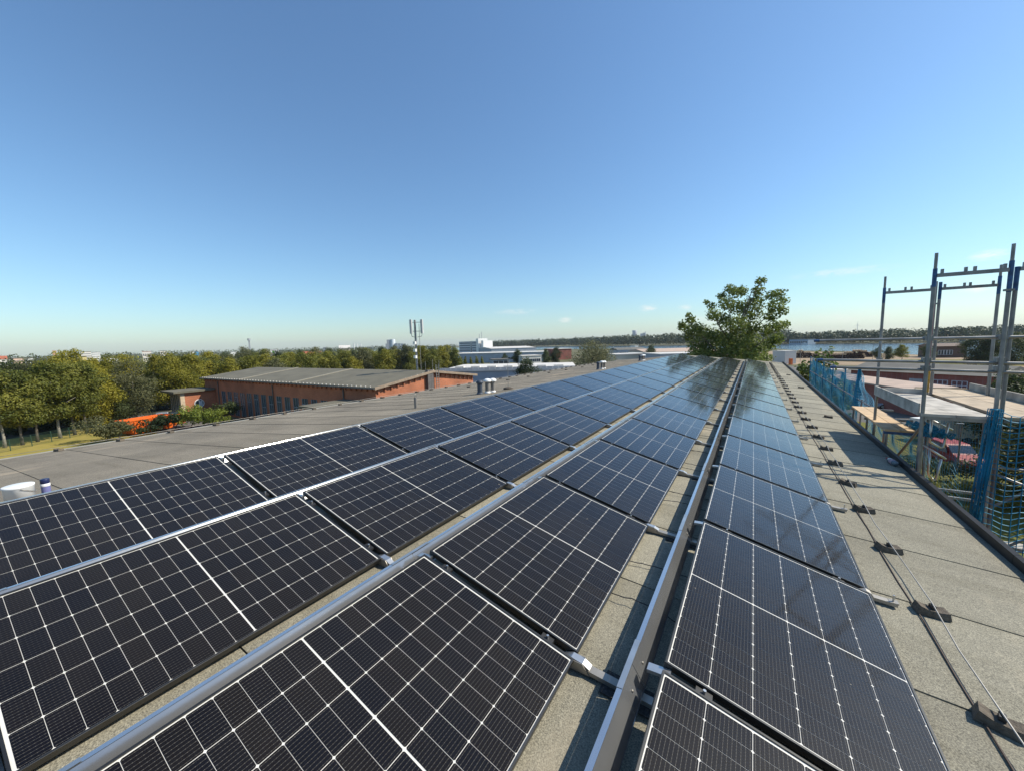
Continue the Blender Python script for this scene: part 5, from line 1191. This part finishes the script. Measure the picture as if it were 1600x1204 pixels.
# log piles: every log near the face is a log of its own pile
def log_pile(px0, px1, py, hpx, label, seed):
    rr = random.Random(seed); a, b = at(px0, py), at(px1, py); A, Bv = Vector((a.x, a.y)), Vector((b.x, b.y)); L = (Bv - A).length; d = (Bv - A).normalized(); nrm = Vector((-d.y, d.x))
    t = thing('log_pile', (a.x, a.y, GZ), label, 'log pile', 'log piles by the river')
    H = hpx / FPX * a.dot(FW)
    r0 = 0.42
    lm = MB().tube((0, 0, 0), (0, 5.0, 0), r0, 7).mesh('log', log_dark); 
    lm2 = MB().tube((0, 0, 0), (0, 5.0, 0), r0, 7).mesh('log', log_pale)
    j = 0; z = r0
    ang = math.atan2(d.y, d.x)
    while z < H * 1.02:
        n = int(L / (2 * r0)); 
        for i in range(n):
            s = (i + 0.5 + 0.5 * (j % 2)) * 2 * r0
            top = H * (0.62 + 0.38 * math.sin(3.1 * s / L + seed) ** 2) * min(1, s / (0.18 * L) + 0.25, (L - s) / (0.1 * L) + 0.3)
            if z > top: continue
            if j > 0 and rr.random() < 0.02: continue
            p = A + d * s; link('log', lm2 if z + r0 * 1.75 > top else lm, t, (p.x - a.x, p.y - a.y + rr.uniform(-.3, .3), z), (0, 0, ang + rr.uniform(-.04, .04)))
        z += r0 * 1.75; j += 1
log_pile(1240, 1296, 559.5, 11.5, 'dark log pile with pale top beside the silver container', 1)
log_pile(1284, 1352, 560.5, 12.5, 'long dark log pile behind the far guard tubes', 2)
log_pile(1345, 1368, 558.0, 10.5, 'short log pile near the dark riverside trees', 4)

# ---- vehicles
def vehicle(name, label, p, rot, L, W, H, paint, style='car', group=None):
    t = thing(name, (p[0], p[1], GZ + 0.02), label, 'car' if style != 'van' else 'van', group, (0, 0, rot))
    hb = H * (0.52 if style == 'car' else 0.55)
    if style == 'car': prof = [(0, .28), (0.0, hb * .8), (.05 * L, hb), (.20 * L, hb * 1.08), (.32 * L, H * .97), (.45 * L, H), (.62 * L, H * .98), (.80 * L, hb * 1.12), (.97 * L, hb * .95), (L, hb * .6), (L, .28)]
    else: prof = [(0, .28), (0.0, hb * 1.0), (.03 * L, H * .9), (.08 * L, H * .98), (.35 * L, H), (.58 * L, H * .97), (.76 * L, hb * 1.12), (.95 * L, hb * .92), (L, hb * .6), (L, .28)]
    n = len(prof); vs = []
    for (x, z) in prof:
        k = 1.0 if z < hb * 1.05 else 0.86
        vs += [(x, -W / 2 * k, z), (x, W / 2 * k, z)]
    fs = [tuple(2 * i for i in range(n)), tuple(2 * i + 1 for i in reversed(range(n)))] + [(2 * i, 2 * i + 1, 2 * ((i + 1) % n) + 1, 2 * ((i + 1) % n)) for i in range(n)]
    body = MB().add(vs, fs).local('body', paint, t)
    bev = body.modifiers.new('round', 'BEVEL'); bev.width = 0.06; bev.segments = 2; bev.limit_method = 'ANGLE'
    z0, z1 = hb * 1.10, H * 0.92
    xs = ((.30, .36, .46, .46), (.475, .475, .62, .615), (.63, .625, .70, .765)) if style == 'car' else ((.05, .08, .28, .28), (.30, .30, .50, .50), (.515, .515, .60, .69))
    for s_ in (-1, 1):
        for (a, b_, c, d_) in xs:
            yb, yt = s_ * (W / 2 * 0.975), s_ * (W / 2 * 0.872)
            q = [(a * L, yb, z0), (d_ * L, yb, z0), (c * L, yt, z1), (b_ * L, yt, z1)]
            MB().add(q if s_ < 0 else q[::-1], [(0, 1, 2, 3)]).local('side_window', dark_glass, t)
    ws = (.645, .79) if style == 'car' else (.615, .755)
    MB().add([(ws[1] * L + 0.03, -W * .42, z0), (ws[1] * L + 0.03, W * .42, z0), (ws[0] * L + 0.05, W * .38, z1 + .02), (ws[0] * L + 0.05, -W * .38, z1 + .02)], [(0, 1, 2, 3)]).local('windscreen', dark_glass, t)
    for x in (.19, .81):
        for s_ in (-1, 1):
            w = MB().tube((x * L, s_ * (W / 2 - .2), .32), (x * L, s_ * (W / 2 + .01), .32), .32, 16).local('wheel', black_plastic, t)
            MB().tube((x * L, s_ * (W / 2 + .011), .32), (x * L, s_ * (W / 2 + .018), .32), .19, 12).local('rim', alu_dull, w)
    for s_ in (-1, 1):
        MB().box(L - .03, L + .012, s_ * W * .36 - .16, s_ * W * .36 + .16, hb * .68, hb * .86).local('headlight', cap_white, t)
        MB().box(-.012, .03, s_ * W * .42 - .08, s_ * W * .42 + .08, hb * .7, hb * 1.0).local('tail_light', red_paint, t)
    return t
car_red = M('red_car_paint', (0.24, 0.012, 0.010), 0.55, 0.0, var=0.05); car_white = M('white_car_paint', (0.72, 0.72, 0.71), 0.3, var=0.03)
car_silver = M('silver_car_paint', (0.42, 0.45, 0.48), 0.3, 0.6, var=0.04); car_dark = M('dark_car_paint', (0.03, 0.035, 0.045), 0.25, 0.3, var=0.05)
p = at(1467, 716); q = at(1512, 733); d = (q - p)
vehicle('parked_van', 'dark red minivan parked on the grass beyond the stair rails', (p.x - 0.3, p.y + 0.9), math.atan2(d.y, d.x), 4.6, 1.8, 1.72, car_red, 'van')
p = at(1366, 637); vehicle('parked_car', 'silver car parked on the asphalt behind the bracket deck', (p.x, p.y), R(-8), 4.3, 1.75, 1.45, car_silver)
for i, (px, py, rot, c, lab) in enumerate(((1398, 606, -30, car_white, 'white car beside the brick shed doors'), (1424, 606, -28, car_dark, 'dark car parked in front of the brick shed'), (1448, 606, -28, car_white, 'white car near the grey gate of the brick shed'), (1352, 596, -40, car_silver, 'pale car between the pink roof and the brick shed'), (1462, 604, 60, car_dark, 'dark car parked at the brick shed gate'))):
    p = at(px, py); vehicle('parked_car', lab, (p.x, p.y), R(rot), 4.2, 1.75, 1.45, c, 'car', 'cars parked at the brick shed')
for i, (px, py, c, lab) in enumerate(((226, 662, car_silver, 'pale car under the birch behind the orange skip'), (247, 660, car_dark, 'dark car beside the glazed hall entrance'))):
    p = at(px, py); vehicle('parked_car', lab, (p.x, p.y), R(75), 4.2, 1.75, 1.45, c, 'car', 'cars parked under the trees')
# white box trailer and a flat white van roof behind it
p = at(1466, 692); q = at(1516, 694); a_ = math.atan2((q - p).y, (q - p).x)
t = thing('box_trailer', (p.x, p.y, GZ), 'pale green-white box trailer on the grass behind the van', 'trailer', None, (0, 0, a_))
Lt = 4.6
MB().box(0, Lt, 0, 2.1, 0.55, 2.55).local('body', M('trailer_white', (0.58, 0.62, 0.58), 0.5, var=0.06), t); MB().box(-0.03, Lt + 0.03, -0.03, 2.13, 2.553, 2.63).local('roof', white_paint, t)
for x in (Lt * 0.45, Lt * 0.62): MB().tube((x, -0.02, 0.33), (x, 0.2, 0.33), 0.33, 14).local('wheel', black_plastic, t)
MB().box(-1.2, 0, 0.95, 1.15, 0.45, 0.55).local('drawbar', galv, t)
for i in range(4): MB().box(0.25 + i * 1.1, 0.31 + i * 1.1, -0.015, -0.002, 0.6, 2.5).local('door_bar', grey_panel, t)
p = at(1452, 683); q = at(1484, 681); a_ = math.atan2((q - p).y, (q - p).x)
t = thing('tarp_trailer', (p.x, p.y, GZ), 'low trailer under a white tarpaulin beside the box trailer', 'trailer', None, (0, 0, a_))
MB().hexa([(0, 0, 0.6), (4, 0, 0.6), (4, 2, 0.6), (0, 2, 0.6)], [(0.15, 0.1, 1.7), (3.85, 0.1, 1.75), (3.85, 1.9, 1.7), (0.15, 1.9, 1.65)]).local('tarpaulin', white_paint, t); MB().tube((2, -0.05, 0.3), (2, 2.05, 0.3), 0.3, 12).local('wheel', black_plastic, t)
# orange skip
p = at(199, 682); q = at(252, 672); a_ = math.atan2((q - p).y, (q - p).x); Ls = 5.0
t = thing('skip_container', (p.x, p.y, GZ), 'bright orange steel skip standing before the trees', 'skip', None, (0, 0, a_))
MB().add([(0.7, 0, 0.15), (Ls, 0, 0.15), (Ls, 2.2, 0.15), (0.7, 2.2, 0.15), (0, -0.1, 1.95), (Ls + 0.1, -0.1, 1.95), (Ls + 0.1, 2.3, 1.95), (0, 2.3, 1.95), (0.08, 0, 1.95), (Ls, 0, 1.95), (Ls, 2.2, 1.95), (0.08, 2.2, 1.95), (0.75, 0.08, 0.25), (Ls - .08, 0.08, 0.25), (Ls - .08, 2.12, 0.25), (0.75, 2.12, 0.25)],
         [(3, 2, 1, 0), (0, 1, 5, 4), (1, 2, 6, 5), (2, 3, 7, 6), (3, 0, 4, 7), (4, 5, 9, 8), (5, 6, 10, 9), (6, 7, 11, 10), (7, 4, 8, 11), (8, 9, 13, 12), (9, 10, 14, 13), (10, 11, 15, 14), (11, 8, 12, 15), (12, 13, 14, 15)]).local('body', orange_paint, t)
for i in range(7): x = 0.75 + 0.62 * i; MB().box(x, x + 0.09, -0.17, -0.07, 0.2, 1.9).local('rib', orange_paint, t)
MB().box(-0.02, Ls + 0.12, -0.18, -0.08, 1.86, 2.0).local('top_rim', orange_paint, t)
MB().box(1.9, 3.4, -0.182, -0.171, 0.95, 1.02).local('faded_marking', white_paint, t)
MB().hexa([(Ls + .12, 0.0, 0.3), (Ls + 1.7, 0.2, 0.5), (Ls + 1.7, 0.32, 0.5), (Ls + .12, 0.12, 0.3)], [(Ls + .12, 0.0, 1.95), (Ls + 1.7, 0.2, 1.75), (Ls + 1.7, 0.32, 1.75), (Ls + .12, 0.12, 1.95)]).local('open_door', orange_paint, t)
# green mesh fence at the lawn edge
f0, f1 = at(-20, 712), at(160, 673)
t = thing('mesh_fence', (f0.x, f0.y, GZ), 'low green wire fence along the lawn under the alders', 'fence')
fm = M('fence_green', (0.02, 0.06, 0.035), 0.6)
NP = 7
for i in range(NP):
    p = f0.lerp(f1, i / (NP - 1)); MB().tube((p.x, p.y, GZ), (p.x, p.y, GZ + 1.35), 0.035, 6).build('post', fm, t)
for k in range(9): z = GZ + 0.12 + 0.15 * k; MB().tube((f0.x, f0.y, z), (f1.x, f1.y, z), 0.012, 4).build('wire', fm, t)
# lamp posts and poles in the yard
for i, (px, ytop, ybase, lab) in enumerate(((1250, 530, 610, 'thin grey lamp post beside the young poplar'), (1316, 538, 562, 'thin lamp post in front of the log pile'), (1363, 536, 562, 'thin lamp post at the end of the logs'), (1380, 538, 563, 'thin lamp post beside the small riverside tree'), (1540, 535, 564, 'thin pole beside the blue container'), (1495, 662, 738, 'pale pole in front of the red van'))):
    b = at(px, ybase if i else 566); d0 = math.hypot(b.x, b.y); tp = atd(px, ytop, d0)
    t = thing('lamp_post', (b.x, b.y, GZ), lab, 'lamp post', 'lamp posts and poles')
    MB().tube((b.x, b.y, GZ), (b.x, b.y, tp.z), 0.07, 8, 0.045).build('pole', galv, t); MB().box(b.x - 0.25, b.x + 0.12, b.y - 0.1, b.y + 0.1, tp.z, tp.z + 0.09).build('lamp_head', galv, t)
# low wire fence in front of the van
f0, f1 = at(1440, 742), at(1560, 766)
t = thing('wire_fence', (f0.x, f0.y, GZ), 'pale wire mesh fence in front of the red van', 'fence')
for i in range(6): p = f0.lerp(f1, i / 5); MB().tube((p.x, p.y, GZ), (p.x, p.y, GZ + 1.1), 0.025, 6).build('post', galv, t)
for k in range(7): z = GZ + 0.1 + 0.16 * k; MB().tube((f0.x, f0.y, z), (f1.x, f1.y, z), 0.006, 4).build('wire', galv, t)
# boat on the river
p = at(1257, 538.6); t = thing('motor_boat', (p.x, p.y, GZ), 'small white boat on the river', 'boat')
MB().hexa([(p.x - 2.5, p.y - .6, GZ + .05), (p.x + 2, p.y - .6, GZ + .05), (p.x + 2, p.y + .6, GZ + .05), (p.x - 2.5, p.y + .6, GZ + .05)], [(p.x - 3, p.y - 1, GZ + 1.0), (p.x + 3, p.y - .6, GZ + 1.3), (p.x + 3, p.y + .6, GZ + 1.3), (p.x - 3, p.y + 1, GZ + 1.0)]).build('hull', white_paint, t)
MB().box(p.x - 1, p.x + 1, p.y - .7, p.y + .7, GZ + 1.2, GZ + 2.3).build('cabin', white_paint, t)

# ================================================================== air
hz_m, n, l = nt('haze_air')
pv = n.new('ShaderNodeVolumePrincipled'); pv.inputs['Color'].default_value = (0.80, 0.88, 0.96, 1); pv.inputs['Density'].default_value = 0.00009; pv.inputs['Anisotropy'].default_value = 0.1
o_ = n.new('ShaderNodeOutputMaterial'); l.new(pv.outputs[0], o_.inputs['Volume'])
hzo = MB().box(-5500, 5500, -2500, 5500, GZ - 1.5, 90).build('haze', hz_m); stuff(hzo)
